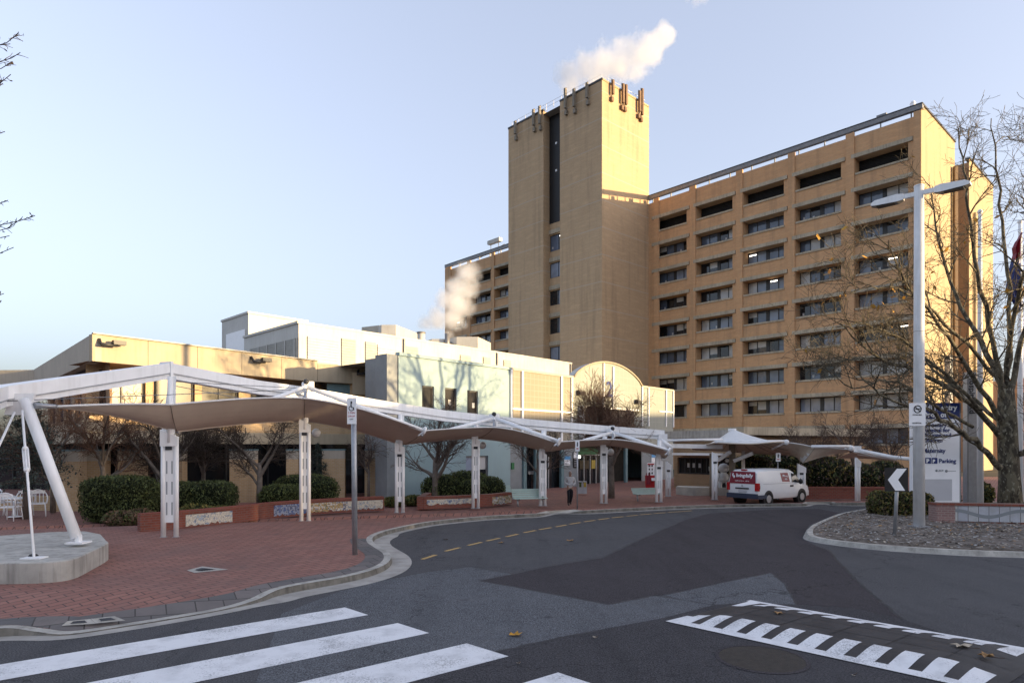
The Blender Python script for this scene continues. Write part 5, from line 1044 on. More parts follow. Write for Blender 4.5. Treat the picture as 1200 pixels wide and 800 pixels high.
# island wall
iw = thing('island_wall', 'low brick wall with pale square tile mosaic wave on the traffic island', 'wall', G(1150, 611, .14))
a, b, c = G(1097.5, 611.5, .14), G(1119.5, 611.8, .14), G(1240, 614.5, .14); d_ = V((0, .4, 0)); h = ZZ(592, a.y)-.14
m = MB(); m.prism([(a.x, a.y), (b.x, b.y), (b.x, b.y+.5), (a.x, a.y+.5)], .1, .14+h, 'brick_pink'); m.build('end_block', iw)
m = MB(); m.prism([(b.x, b.y+.03), (c.x, c.y+.03), (c.x, c.y+.45), (b.x, b.y+.45)], .1, .14+h, 'brick_red'); m.build('wall', iw)
m = MB(); m.prism([(a.x-.02, a.y-.02), (b.x, b.y-.02), (c.x, c.y-.01), (c.x, c.y+.5), (a.x-.02, a.y+.52)], .14+h+.002, .14+h+.1, 'brick_red'); m.build('coping', iw)
m = MB(); K = 30
for i in range(K):
    for z0, z1 in ((.08, .99),):
        p, q = b.lerp(c, i/K), b.lerp(c, (i+1)/K); m.face([(p.x, p.y+.015, .14+z0*h), (q.x, q.y+.015, .14+z0*h), (q.x, q.y+.015, .14+z1*h), (p.x, p.y+.015, .14+z1*h)], 'tile_mosaic')
m.build('tile_panel', iw)
m = MB()
for i in range(60):
    p, q = b.lerp(c, i/60), b.lerp(c, (i+1)/60); wv = lambda x: .52+.2*cos(x*9.5)+.05*sin(x*4); u_, v_ = wv(i/60), wv((i+1)/60); th = .10
    m.face([(p.x, p.y+.005, .14+(u_-th)*h), (q.x, q.y+.005, .14+(v_-th)*h), (q.x, q.y+.005, .14+(v_+th)*h), (p.x, p.y+.005, .14+(u_+th)*h)], 'grey_panel')
m.build('wave_band', iw)

# ------------------------------------------------------------------ hedges and shrubs
def hedge(name, label, cat, blobs, n, ls, mats, seed, core='hedge_core', squareness=2.6, group=None):
    """blobs: (x, y, z, rx, ry, rz) super-ellipsoids; one mesh of small leaves over a dark core"""
    r = random.Random(seed); m = MB(); tot = sum(b[3]*b[5]+b[4]*b[5]+b[3]*b[4] for b in blobs)
    e = 2/squareness; sp = lambda x: math.copysign(abs(x)**e, x)
    def pt(b, u, v, k): cu, su, cv, sv = cos(u), sin(u), cos(v), sin(v); return V((b[0]+b[3]*k*sp(cv)*sp(cu), b[1]+b[4]*k*sp(cv)*sp(su), b[2]+b[5]*k*sp(sv)))
    for b in blobs:
        K = 16; R8 = [[pt(b, 2*pi*j/K, -pi/2+pi*i/8, .93) for j in range(K)] for i in range(9)]
        for i in range(8):
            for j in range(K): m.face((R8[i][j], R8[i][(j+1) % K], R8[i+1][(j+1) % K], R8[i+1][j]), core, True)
        for _ in range(int(n*(b[3]*b[5]+b[4]*b[5]+b[3]*b[4])/tot)):
            q = V((r.gauss(0, 1)/b[3]**.3, r.gauss(0, 1)/b[4]**.3, r.gauss(0, 1))).normalized(); kk = (abs(q.x)**squareness+abs(q.y)**squareness+abs(q.z)**squareness)**(-1/squareness); f = r.uniform(.93, 1.04)*(1+.035*sin(q.x*7+seed)*sin(q.y*6)*sin(q.z*8+seed)) if r.random() > .03 else r.uniform(1.04, 1.10)
            p = V((b[0]+b[3]*q.x*kk*f, b[1]+b[4]*q.y*kk*f, b[2]+b[5]*q.z*kk*f))
            if p.z < .1: continue
            leaf(m, p, ls*r.uniform(.6, 1.3), r.choice(mats), r)
    return m.build(name, label=label, cat=cat, group=group, origin=(blobs[0][0], blobs[0][1], .12))
def hb(px0, px1, ytop, ybase, d, ry=None):
    x0, x1 = (px0-CX)/F*d, (px1-CX)/F*d; zt, zb = ZZ(ytop, d), max(ZZ(ybase, d), .05); return ((x0+x1)/2, d+(ry or (x1-x0)/2), (zt+zb)/2, (x1-x0)/2, ry or (x1-x0)/2, (zt-zb)/2)
hg = ['leaf_hedge', 'leaf_hedge_dark', 'leaf_hedge']
hedge('clipped_hedge', 'big square clipped green hedge standing right of the white raking strut', 'hedge', [hb(86, 156, 560, 613, 25.5, 1.1)], 9000, .05, ['leaf_hedge_dark', 'leaf_hedge_dark', 'leaf_hedge'], 1, squareness=5)
hedge('clipped_hedge', 'clipped green hedge directly behind the first tall canopy column', 'hedge', [hb(168, 216, 566, 606, 28, 1.0), hb(208, 262, 565, 607, 28.4, 1.0)], 9000, .05, ['leaf_hedge_dark', 'leaf_hedge_dark', 'leaf_hedge'], 2, squareness=3.6)
hedge('clipped_shrub', 'smaller rounded shrub left of the second column, behind the curved brick wall', 'shrub', [hb(296, 346, 569, 598, 31, 1.0)], 4500, .05, ['leaf_hedge'], 3, squareness=2.8)
hedge('clipped_shrub', 'large rounded shrub behind the second column with the globe lamp', 'shrub', [hb(311, 388, 557, 597, 32.5, 1.2)], 5500, .05, ['leaf_hedge_dark', 'leaf_hedge'], 4, squareness=2.6)
hedge('clipped_shrub', 'wide lumpy round clipped bush in front of the pale blue panels', 'shrub', [hb(490, 540, 557, 594, 35, 1.2), hb(515, 575, 552.5, 590, 36.2, 1.3), hb(535, 570, 562, 592, 34.8, .9), hb(555, 592, 559, 592, 35.6, 1.0)], 9500, .05, ['leaf_hedge'], 5, squareness=2.3)
hedge('hedge', 'straight brown green hedge on the island behind the arrow board post', 'hedge', [hb(1035, 1075, 577, 607, 28.2, .8), hb(1065, 1099, 578, 606, 28.2, .8)], 5200, .06, ['leaf_olive', 'leaf_hedge', 'leaf_mixed'], 6, squareness=4.5)
hedge('low_shrub', 'loose reddish green shrub at the foot of the square clipped hedge', 'shrub', [hb(112, 150, 600, 622, 24.6, .6), hb(140, 168, 598, 618, 25.2, .6)], 2600, .065, ['leaf_mixed', 'leaf_hedge', 'leaf_mixed', 'twig_red'], 7, squareness=2)
hedge('low_shrub', 'low leafy plants between the two brick planter walls', 'shrub', [hb(446, 470, 583, 597, 33, .6), hb(470, 496, 581, 597, 33.6, .6)], 2200, .07, ['leaf_hedge', 'leaf_olive', 'leaf_hedge'], 8, squareness=2)
hedge('low_shrub', 'strappy plants under the hedge behind the first column and brick wall', 'shrub', [hb(205, 245, 592, 606, 27.2, .4), hb(235, 275, 594, 606, 27.9, .4)], 1500, .08, ['leaf_hedge', 'leaf_olive'], 9, squareness=2)
hedge('tall_hedge', 'tall dark dense hedge behind the low red brick wall and van', 'hedge', [hb(866, 915, 533, 590, 42, 1.5), hb(905, 965, 530, 590, 42.5, 1.5), hb(955, 1010, 536, 590, 42, 1.5), hb(1000, 1050, 545, 592, 41.5, 1.4), hb(1035, 1070, 540, 592, 41.5, 1.4)], 12000, .10, ['leaf_hedge_dark', 'leaf_hedge_dark', 'leaf_olive', 'twig_brown', 'twig_dark'], 10, squareness=2.4)
hedge('shrub', 'yellowing shrub above the dark hedge in front of the brick annex', 'shrub', [hb(880, 935, 519, 550, 45, 1.4), hb(920, 975, 523, 555, 45.5, 1.4)], 3200, .12, ['leaf_olive', 'leaf_olive', 'leaf_gold', 'leaf_hedge', 'twig_brown'], 12, squareness=2)
hedge('shrub', 'dark green shrub behind the island wall between the flagpole and tree trunk', 'shrub', [hb(1150, 1172, 565, 595, 34, .8), hb(1108, 1132, 575, 595, 34, .6)], 1800, .08, ['leaf_olive', 'leaf_hedge_dark'], 13, squareness=2.2)

# ------------------------------------------------------------------ trees
def grow_tree(name, label, base, mats, seed, trunk, levels, cat='tree', crown='crown', group=None, leaves=None):
    """trunk: (list of 3D points, radii, start fraction for limbs); levels: list of dicts (n, len, r, angle, up, wob, seg, sides)"""
    r = random.Random(seed); t = thing(name, label, cat, base, group); tm, cm, lm = MB(), MB(), MB()
    pts, rad, _ = trunk; tm.tube(pts, rad, mats[0], 12)
    tips = []
    def rec(path, rads, lv, dens):
        if lv >= len(levels): return
        L = levels[lv]; n = max(1, int(round(L['n']*dens*r.uniform(.75, 1.25)))); f0 = L.get('f0', .25)
        for k in range(n):
            f = f0+(1-f0)*((k+r.random())/n); x = f*(len(path)-1); i = min(int(x), len(path)-2); p = path[i].lerp(path[i+1], x-i); rr = rads[i]+(rads[i+1]-rads[i])*(x-i)
            ax = (path[i+1]-path[i]).normalized(); az = r.uniform(0, 2*pi) if 'az' not in L else L['az']+2*pi*k/n+r.uniform(-.4, .4)
            o = ax.orthogonal().normalized(); o2 = ax.cross(o); an = L['angle']*r.uniform(.7, 1.25); d = ax*cos(an)+(o*cos(az)+o2*sin(az))*sin(an)
            ln = L['len']*r.uniform(.65, 1.2)*(1-.45*f if lv else 1); ns = L['seg']; q = [p]; rs_ = [min(rr*.85, L['r']*r.uniform(.75, 1.15))]; r0 = rs_[0]
            for s in range(ns):
                d = (d+V((r.gauss(0, L['wob']), r.gauss(0, L['wob']), r.gauss(0, L['wob'])+L['up']))).normalized(); q.append(q[-1]+d*ln/ns); rs_.append(max(r0*(1-(s+1)/ns*.8), L.get('rmin', .004)))
            (tm if lv < L.get('trunk', 1) and lv == 0 else cm).tube(q, rs_, mats[0] if lv == 0 else mats[1], L['sides'], cap=False)
            if lv == len(levels)-1: tips.append(q[-1])
            rec(q, rs_, lv+1, min(1.4, ln/L['len']))
    rec([V(p) for p in pts], list(rad), 0, 1)
    tm.build('trunk', t)
    if cm.v: cm.build(crown, t)
    if leaves:
        n, sz, mt, cond = leaves; cand = [p for p in tips if cond(p)]
        for _ in range(n):
            if not cand: break
            p = r.choice(cand); leaf(lm, p+V((r.gauss(0, .08), r.gauss(0, .08), -r.uniform(0, .15))), sz*r.uniform(.6, 1.25), mt, r)
        if lm.v: lm.build('leaves', t)
    return t
def P3(px, py, d): return B(px, py, d)
# the great plane tree on the right
d = 31.5; b0 = A(1184, d, .1)
tp = [V((b0.x, d, 0)), B(1183, 560, d), B(1181, 520, d), B(1180, 490, d), B(1179, 455, d)]
lv_small = [dict(n=10, len=2.7, r=.045, angle=.75, up=.03, wob=.17, seg=5, sides=5, f0=.18), dict(n=8, len=1.3, r=.022, angle=.8, up=.02, wob=.24, seg=4, sides=4, f0=.2), dict(n=5, len=.65, r=.014, angle=.8, up=.01, wob=.28, seg=3, sides=3, f0=.2, rmin=.006)]
pt_ = thing('plane_tree', 'big bare mottled plane tree with a few golden leaves rising behind the island wall', 'tree', b0)
r = random.Random(21); tm, cm, lm = MB(), MB(), MB()
tm.tube(tp, [.54, .44, .42, .41, .32], 'plane_bark', 14)
limbs = [  # (points in photo pixels with depth), base radius
 ([(1178, 480), (1168, 420), (1150, 340), (1137, 265), (1130, 200), (1124, 150)], (31.5, 30.8, 30.2, 29.8, 29.6, 29.5), .135),
 ([(1181, 470), (1183, 400), (1180, 320), (1172, 240), (1167, 185), (1162, 140)], (31.5, 32, 32.5, 33, 33.2, 33.3), .13),
 ([(1182, 470), (1196, 400), (1216, 320), (1230, 240), (1236, 190), (1240, 130)], (31.5, 31.2, 30.8, 30.4, 30.2, 30), .14),
 ([(1176, 500), (1150, 455), (1118, 405), (1085, 362), (1058, 325), (1040, 280)], (31.5, 30.6, 29.5, 28.6, 28.0, 27.6), .13),
 ([(1176, 515), (1145, 480), (1105, 452), (1060, 430), (1020, 412), (985, 380)], (31.5, 30.8, 30, 29.4, 29, 28.6), .15),
 ([(1172, 548), (1150, 522), (1120, 502), (1085, 480), (1045, 468), (1005, 440)], (31.3, 30.2, 28.8, 27.5, 26.6, 26), .15),
 ([(1186, 535), (1205, 525), (1235, 500), (1270, 460), (1300, 400)], (31.5, 31, 30.2, 29.5, 29), .17),
 ([(1176, 455), (1150, 400), (1120, 345), (1100, 280), (1090, 215)], (31.5, 32.5, 33.5, 34, 34.3), .15),
 ([(1180, 440), (1190, 360), (1205, 300), (1212, 235), (1208, 165)], (31.5, 30, 28.8, 28, 27.6), .12),
 ([(1165, 440), (1120, 390), (1075, 350), (1030, 335), (995, 345)], (30.8, 29.6, 28.6, 27.9, 27.5), .09),
 ([(1150, 480), (1110, 440), (1060, 400), (1015, 380), (975, 385)], (30.5, 29.5, 28.5, 28, 27.6), .09),
 ([(1140, 500), (1090, 470), (1040, 445), (1000, 455), (965, 430)], (30, 29, 28.2, 27.6, 27.2), .08),
 ([(1178, 500), (1140, 465), (1100, 440), (1075, 410), (1050, 395)], (31.6, 33, 34.2, 35, 35.6), .11)]
def sub(path, rads, lv, tips):
    if lv >= 3: return
    L = lv_small[lv]; n = max(1, int(round(L['n']*r.uniform(.75, 1.25))))
    for k in range(n):
        f = L['f0']+(1-L['f0'])*((k+r.random())/n); x = f*(len(path)-1); i = min(int(x), len(path)-2); p = path[i].lerp(path[i+1], x-i); rr = rads[i]
        ax = (path[i+1]-path[i]).normalized(); az = r.uniform(0, 2*pi); o = ax.orthogonal().normalized(); o2 = ax.cross(o); an = L['angle']*r.uniform(.6, 1.2); dd = ax*cos(an)+(o*cos(az)+o2*sin(az))*sin(an)
        ln = L['len']*r.uniform(.55, 1.25)*(1-.35*f if lv == 0 else 1); q = [p]; rs_ = [min(rr*.8, L['r'])]; r0 = rs_[0]
        for s in range(L['seg']): dd = (dd+V((r.gauss(0, L['wob']), r.gauss(0, L['wob']), r.gauss(0, L['wob'])+L['up']))).normalized(); q.append(q[-1]+dd*ln/L['seg']); rs_.append(max(r0*(1-.8*(s+1)/L['seg']), .008))
        cm.tube(q, rs_, 'plane_twig', L['sides'], cap=False)
        if lv == 2: tips.append(q[-1])
        sub(q, rs_, lv+1, tips)
tips = []
for pts, ds_, r0 in limbs:
    q = spline([B(x, y, dd) for (x, y), dd in zip(pts, ds_)], 4); q = [p+V((r.gauss(0, .05), r.gauss(0, .05), r.gauss(0, .04))) if 0 < i else p for i, p in enumerate(q)]
    rs_ = [max(r0*(1-i/(len(q)-1)*.86), .02) for i in range(len(q))]; tm.tube(q, rs_, 'plane_bark', 9, cap=False); sub(q, rs_, 0, tips)
tm.build('trunk', pt_); cm.build('crown', pt_)
for _ in range(230):
    p = r.choice(tips)
    if 9.5 < p.z < 13.5 or r.random() < .2: leaf(lm, p+V((0, 0, -.1)), r.uniform(.09, .18), 'leaf_gold' if r.random() < .65 else 'leaf_dry', r)
lm.build('leaves', pt_)
def small_tree(px, ybase, d, label, seed, h, spread, mats, nl=6, name='bare_tree', dens=1.0, lean=0, tr=.13, up=.05, f0=.42, group=None, ang=.75, twl=1.0, sides=3):
    b = A(px, d, .1); tr_pts = [b, b+V((lean*.3, 0, h*.16)), b+V((lean*.7, .05, h*.3)), b+V((lean, 0, h*.42))]
    lv = [dict(n=nl, len=spread, r=tr*.55, angle=ang, up=up, wob=.10, seg=6, sides=6, f0=f0), dict(n=10*dens, len=spread*.55, r=.030, angle=.6, up=up*.6, wob=.16, seg=5, sides=4, f0=.2), dict(n=9*dens, len=spread*.34*twl, r=.016, angle=.65, up=up*.4, wob=.2, seg=4, sides=3, f0=.12, rmin=.008), dict(n=5*dens, len=spread*.19*twl, r=.011, angle=.7, up=.0, wob=.25, seg=2, sides=3, f0=.1, rmin=.007)]
    return grow_tree(name, label, b, mats, seed, (tr_pts, [tr, tr*.85, tr*.75, tr*.55], f0), lv, group=group)
bt = ('bark_grey', 'twig_brown'); dk = ('bark_grey', 'twig_dark'); rd = ('bark_grey', 'twig_red')
small_tree(304, 595, 31.5, 'bare tree with pale trunk left of the second column, behind the curved brick wall', 31, 5.4, 2.6, dk, 7, dens=1.1, tr=.16)
small_tree(190, 600, 29.8, 'bare tree with a tangle of dark twigs behind the first tall column', 32, 5.6, 2.9, dk, 8, dens=1.1, tr=.15)
small_tree(510, 585, 35.2, 'spreading bare tree growing out of the round bush by the pale blue panels', 33, 5.6, 2.9, bt, 7, dens=.95, tr=.2)
small_tree(630, 580, 40.0, 'thin bare tree behind the bench left of the person in the hoodie', 34, 5.4, 2.5, bt, 6, dens=.9, tr=.11)
small_tree(716.5, 587, 38.6, 'bare tree with a fan of twigs tinted for orange sunlight in front of the entrance doors', 35, 6.6, 3.6, rd, 10, dens=1.25, tr=.2, up=.10, f0=.6, ang=.65, twl=1.15)  # redder twig colour stands in for orange sunlight on this crown
small_tree(120, 585, 29.2, 'bare twiggy tree behind the square clipped hedge', 36, 6.0, 2.7, rd, 7, dens=1.0, tr=.13)
small_tree(62, 585, 30.0, 'bare reddish tree rising beyond the white beam at the far left', 37, 6.4, 2.8, rd, 7, dens=.9, tr=.12)
small_tree(238, 590, 33, 'bare dark tree between the first column and the cream wing', 38, 5.6, 2.5, dk, 7, dens=1.0, tr=.13)
small_tree(432, 585, 37.5, 'small bare tree behind the disabled parking sign', 39, 5.0, 2.0, bt, 6, dens=.8, tr=.09)
small_tree(945, 580, 43.5, 'bare forked tree in the dark hedge right of the van', 40, 5.4, 2.2, bt, 6, dens=1.0, tr=.12)
small_tree(1000, 580, 47, 'bare shrub tree in front of the ward block above the tail of the canopies', 41, 7.0, 2.8, ('bark_grey', 'twig_brown'), 8, dens=1.0, tr=.12)
small_tree(1045, 580, 44, 'twiggy bare tree seen left of the directory sign', 42, 6.0, 2.4, ('bark_grey', 'twig_brown'), 7, dens=.9, tr=.1)
# evergreen at the left
r = random.Random(50); b = A(30, 27.5, .1); et = thing('evergreen_tree', 'dark drooping evergreen behind the tie rods at the far left', 'tree', b); tm, cm = MB(), MB()
tm.tube([b, b+V((.05, 0, 3)), b+V((0, 0, 5.6))], [.13, .09, .02], 'bark_grey', 8)
for i in range(80):
    z = r.uniform(1.4, 5.4); a = r.uniform(0, 2*pi); L = (5.9-z)*.55*r.uniform(.6, 1.1); q = [b+V((0, 0, z))]; dd = V((cos(a), sin(a), .1))
    for s in range(5): dd = (dd+V((0, 0, -.10))).normalized(); q.append(q[-1]+dd*L/5)
    tm.tube(q, [.03, .024, .018, .012, .008, .005], 'twig_dark', 4, cap=False)
    for _ in range(60): k_ = r.random(); x = k_*5; j = min(int(x), 4); p = q[j].lerp(q[j+1], x-j)+V((r.gauss(0, .12), r.gauss(0, .12), r.gauss(-.06, .08))); leaf(cm, p, r.uniform(.03, .075), 'needle', r)
tm.build('trunk', et); cm.build('crown', et)
r = random.Random(51); b = A(372, 38.0, .1); et = thing('evergreen_tree', 'small blue grey conifer beside the brick piers, behind the second column', 'tree', b); tm, cm = MB(), MB()
tm.tube([b, b+V((0, 0, 3.3))], [.09, .02], 'bark_grey', 6)
for i in range(50):
    z = r.uniform(.4, 3.2); a = r.uniform(0, 2*pi); L = (3.5-z)*.42*r.uniform(.6, 1.1)
    for _ in range(50): k_ = r.random(); p = b+V((cos(a)*L*k_+r.gauss(0, .06), sin(a)*L*k_+r.gauss(0, .06), z-.12*k_+r.gauss(0, .05))); leaf(cm, p, r.uniform(.03, .06), 'needle', r)
tm.build('trunk', et); cm.build('crown', et)
# tree just outside the left edge whose twigs hang into the sky
r = random.Random(61); b = V((-17.5, 15.5, .1)); nt_ = thing('bare_tree', 'tall bare tree whose twigs reach in over the top left corner of the sky', 'tree', b); tm, cm, lm2 = MB(), MB(), MB()
tm.tube([b, b+V((.1, 0, 4)), b+V((0, .1, 8)), b+V((.2, 0, 13))], [.3, .24, .18, .06], 'bark_grey', 10)
for (px, py, d_) in ((22, 42, 14.0), (16, 72, 14.2), (6, 100, 14.6), (4, 158, 14.4), (40, 252, 13.6), (16, 290, 14.0), (3, 343, 14.5), (28, 60, 14.2), (10, 52, 14.4), (12, 90, 14.3), (26, 262, 13.8), (8, 236, 14.1), (9, 278, 14.2), (-30, 120, 15), (-40, 230, 14.6), (-50, 40, 15)):
    e = B(px, py, d_); s0 = V((b.x+.1, b.y, max(2.5, e.z-1.3))); mid = s0.lerp(e, .5)+V((0, 0, -.1)); q = spline([s0, mid, e], 6); q = [p+V((r.gauss(0, .04), r.gauss(0, .04), r.gauss(0, .04))) for p in q]; tm.tube(q, [max(.05*(1-i/(len(q)-1)), .008) for i in range(len(q))], 'twig_dark', 5, cap=False)
    for k_ in range(30):
        f = r.uniform(.5, .99); x = f*(len(q)-1); i = min(int(x), len(q)-2); p = q[i].lerp(q[i+1], x-i); dd = (q[i+1]-q[i]).normalized()+V((r.gauss(0, .5), r.gauss(0, .5), r.gauss(0, .5))); dd.normalize(); L = r.uniform(.2, .55)*(1.15-f)*2; w_ = [p]
        for s in range(3): dd = (dd+V((r.gauss(0, .25), r.gauss(0, .25), r.gauss(0, .25)))).normalized(); w_.append(w_[-1]+dd*L/3)
        cm.tube(w_, [.011, .008, .006, .005], 'twig_dark', 3, cap=False)
        if r.random() < .3: leaf(lm2, w_[-1], r.uniform(.03, .05), 'twig_dark', r)
tm.build('trunk', nt_); cm.build('crown', nt_); lm2.build('leaves', nt_)

# ------------------------------------------------------------------ benches, bins, vending machine, chairs
def bench(px0, px1, ytop, yb, d, label):
    a, b = A(px0, d, .12), A(px1, d+.5, .12); c = (a+b)/2; e = (b-a).normalized(); n = V((e.y, -e.x, 0)); L = (b-a).length/2; t = thing('bench', label, 'bench', c, 'pale green benches at the stop')
    zt = ZZ(ytop, d)
    m = MB()
    for i in range(5): f = i/4; m.box(c+n*(-.20+.18*(1-f))+V((0, 0, .40+(zt-.55)*f)), e*(L*(1+.02*f)), n*.02, (0, 0, (zt-.55)/9.2), 'bench_paint')
    m.build('backrest', t); m = MB()
    for i in range(4): m.box(c+n*(.02+.11*i)+V((0, 0, .40)), e*L, n*.05, (0, 0, .018), 'bench_paint')
    m.build('seat', t)
    for s in (-.75, .75):
        m = MB(); m.tube([c+e*L*s+n*.15, c+e*L*s+n*.1+V((0, 0, .38))], .05, 'galvanised', 8); m.box(c+e*L*s+n*.12+V((0, 0, .37)), e*.03, n*.3, (0, 0, .02), 'dark_metal'); m.build('leg', t)
bench(601, 639, 573.5, 587, 33.0, 'pale green bench left of the person in the hoodie, by the slotted column'); bench(742, 772, 572, 583, 36.2, 'pale green bench right of the entrance below the red vending machine'); bench(588, 600, 569, 582, 37.2, 'pale green bench partly hidden behind the round clipped bush')
vm = thing('vending_machine', 'red vending machine with a white panel standing at the end of the grey wall', 'vending machine', A(763, 46, .12)); d = 46.0
a, b = A(757, d), A(767, d+.3); m = MB(); m.prism([(a.x, a.y), (b.x, b.y), (b.x+.1, b.y+.8), (a.x+.1, a.y+.8)], .12, ZZ(557, d), 'red_paint'); m.build('cabinet', vm)
m = MB(); m.prism([(a.x+.08, a.y-.06), (b.x, b.y-.06), (b.x, b.y-.01), (a.x+.08, a.y-.01)], ZZ(557, d)+.02, ZZ(542, d), 'sign_white'); m.build('panel', vm)
m = MB(); m.prism([(a.x+.02, a.y-.02), (a.x+.3, a.y-.02), (a.x+.3, a.y-.005), (a.x+.02, a.y-.005)], .5, 1.3, 'maroon'); m.prism([(a.x+.38, a.y-.05), (b.x-.02, b.y-.25), (b.x-.02, b.y-.02), (a.x+.38, a.y-.02)], .75, .95, 'sign_white'); m.build('dispenser', vm)
m = MB(); 
for x in (.22, .42):
    for z in (545.5, 549.5, 554): m.ball((a.x+x, a.y-.08, ZZ(z, d)), .055, 'black_paint', 6, (1, .3, 1.5))
m.box(((a.x+b.x)/2, a.y-.075, ZZ(543.6, d)), (.22, 0, 0), (0, .008, 0), (0, 0, .05), 'red_paint'); m.build('symbol', vm)
for px0, px1, mt, lb_ in ((677.5, 682.2, 'leaf_hedge', 'grey bin with a green notice, left of a pair by the entrance doors'), (682.6, 687.8, 'yellow_paint', 'grey bin with a yellow notice, right of a pair by the entrance doors')):
    d = 42.0; a, b = A(px0, d, .12), A(px1, d, .12); t = thing('litter_bin', lb_, 'bin', (a+b)/2, 'bins by the entrance doors'); m = MB(); m.prism([(a.x, a.y), (b.x, b.y), (b.x, b.y+.4), (a.x, a.y+.4)], .12, ZZ(564, d), 'sign_grey'); m.build('body', t); m = MB(); m.prism([(a.x+.07, a.y-.02), (b.x-.05, b.y-.02), (b.x-.05, b.y-.005), (a.x+.07, a.y-.005)], .55, .85, mt); m.build('notice', t); m = MB(); m.prism([(a.x+.03, a.y-.015), (b.x-.03, b.y-.015), (b.x-.03, b.y-.003), (a.x+.03, a.y-.003)], ZZ(564, d)-.1, ZZ(564, d)-.03, 'black_paint'); m.build('slot', t)
# white cafe chairs and a table
ch0 = thing('cafe_chair', 'x', 'chair', (0, 0, 0), 'white cafe chairs outside the left wing')
m = MB(); m.box((0, 0, .43), (.22, 0, 0), (0, .22, 0), (0, 0, .02), 'white_paint'); m.build('seat', ch0)
for x in (-1, 1):
    for y in (-1, 1): m = MB(); m.tube([(x*.2, y*.2, .42), (x*.23, y*.25, 0)], .016, 'white_paint', 6); m.build('leg', ch0)
m = MB(); m.tube([(-.25, .2, .43)]+[(-.27*cos(a*pi/10), .24+.02*sin(a*pi/10), .58+.3*sin(a*pi/10)) for a in range(11)]+[(.25, .2, .43)], .02, 'white_paint', 6)
for x in (-.15, -.05, .05, .15): m.tube([(x, .22, .45), (x, .25, .84)], .014, 'white_paint', 5)
m.box((0, .25, .80), (.2, 0, 0), (0, .012, 0), (0, 0, .05), 'white_paint'); m.build('backrest', ch0)
m = MB()
for x in (-1, 1): m.tube([(x*.24, .22, .66), (x*.27, -.05, .66), (x*.25, -.2, .43)], .016, 'white_paint', 6)
m.build('armrest', ch0)
for i, (px, d, rz, lb_) in enumerate(((12, 26.6, 3.3, 'white cafe chair nearest the paving, turned with its back to the road'), (44, 28.2, .6, 'white cafe chair right of the tie rod against the dwarf brick wall'), (-8, 28.4, 1.2, 'white cafe chair cut by the left edge of the photo'), (10, 29.0, 2.6, 'white cafe chair tucked in behind the nearest chair'), (27, 28.6, -2.2, 'white cafe chair between the two tie rod chairs at the table'))):
    o = ch0 if i == 0 else copy_tree(ch0); o.location = A(px, d, .12); o.rotation_euler = (0, 0, rz); o.scale = (1.3,)*3; o['label'] = lb_
ct = thing('cafe_table', 'round white cafe table among the white chairs at the far left', 'table', A(18, 28.0, .12)); c = A(18, 28.0); m = MB(); m.cyl(c[:2], .5, .90, .94, 'white_paint', 18); m.build('tabletop', ct); m = MB(); m.tube([(c.x, c.y, .12), (c.x, c.y, .9)], .04, 'white_paint', 8); m.cyl(c[:2], .28, .12, .15, 'white_paint', 12); m.build('leg', ct)

# ------------------------------------------------------------------ van
hx = V((.82, .572, 0)).normalized(); hl = V((-hx.y, hx.x, 0)); rr_ = V((13.0, 34.5, 0))
vn = thing('delivery_van', 'white delivery van with maroon window panels parked at the kerb', 'van', rr_+hl*.96+hx*2.5)
def VV(x, y, z): return rr_+hx*x+hl*y+V((0, 0, z))       # x forward from the tail, y left from the right side
WID = 1.92
secs = [ # x, bottom, belt, roof, roof inset, lower inset
 (0.0, .42, 1.02, 1.10, .03, .08), (.02, .40, 1.05, 1.35, .05, .06), (.10, .36, 1.08, 1.80, .13, .03), (.30, .34, 1.10, 1.90, .17, .0), (1.2, .32, 1.10, 1.93, .18, .0), (2.6, .32, 1.10, 1.93, .18, .0), (3.25, .32, 1.08, 1.89, .19, .0),
 (3.55, .32, 1.06, 1.78, .21, .0), (4.05, .32, 1.04, 1.36, .24, .02), (4.30, .32, 1.01, 1.10, .22, .03), (4.75, .32, .94, .99, .20, .06), (5.0, .34, .80, .86, .26, .14), (5.1, .40, .66, .70, .34, .24)]
m = MB(); rings = []
for x, zb, zm, zr, ins, lo in secs:
    p = []; cr = min(.10, (zr-zm)*.4)
    half = [(lo+.06, zb), (lo, zb+.10), (lo-.0, (zb+zm)/2), (lo+.02, zm), (lo+.02+(ins-.02)*.55, zm+(zr-zm)*.6), (lo+ins-.02, zr-cr), (lo+ins+.10, zr-.015), (lo+ins+.35, zr), (WID/2-.0, zr+.012)]
    p = [VV(x, y, z) for y, z in half]+[VV(x, WID-y, z) for y, z in half[-2::-1]]; rings.append(p)
for i in range(len(rings)-1):
    for k in range(len(rings[0])-1): m.face((rings[i][k], rings[i+1][k], rings[i+1][k+1], rings[i][k+1]), 'van_paint', True)
m.face(rings[0], 'van_paint'); m.face(rings[-1][::-1], 'van_paint'); 
for i in range(len(rings)-1): m.face((rings[i][0], rings[i][-1], rings[i+1][-1], rings[i+1][0]), 'black_paint')
o = m.build('body', vn); bmn = bmesh.new(); bmn.from_mesh(o.data); bmesh.ops.remove_doubles(bmn, verts=bmn.verts[:], dist=.002); bmesh.ops.recalc_face_normals(bmn, faces=bmn.faces[:]); bmn.to_mesh(o.data); bmn.free()
try: o.data.set_sharp_from_angle(angle=radians(38))
except Exception: pass
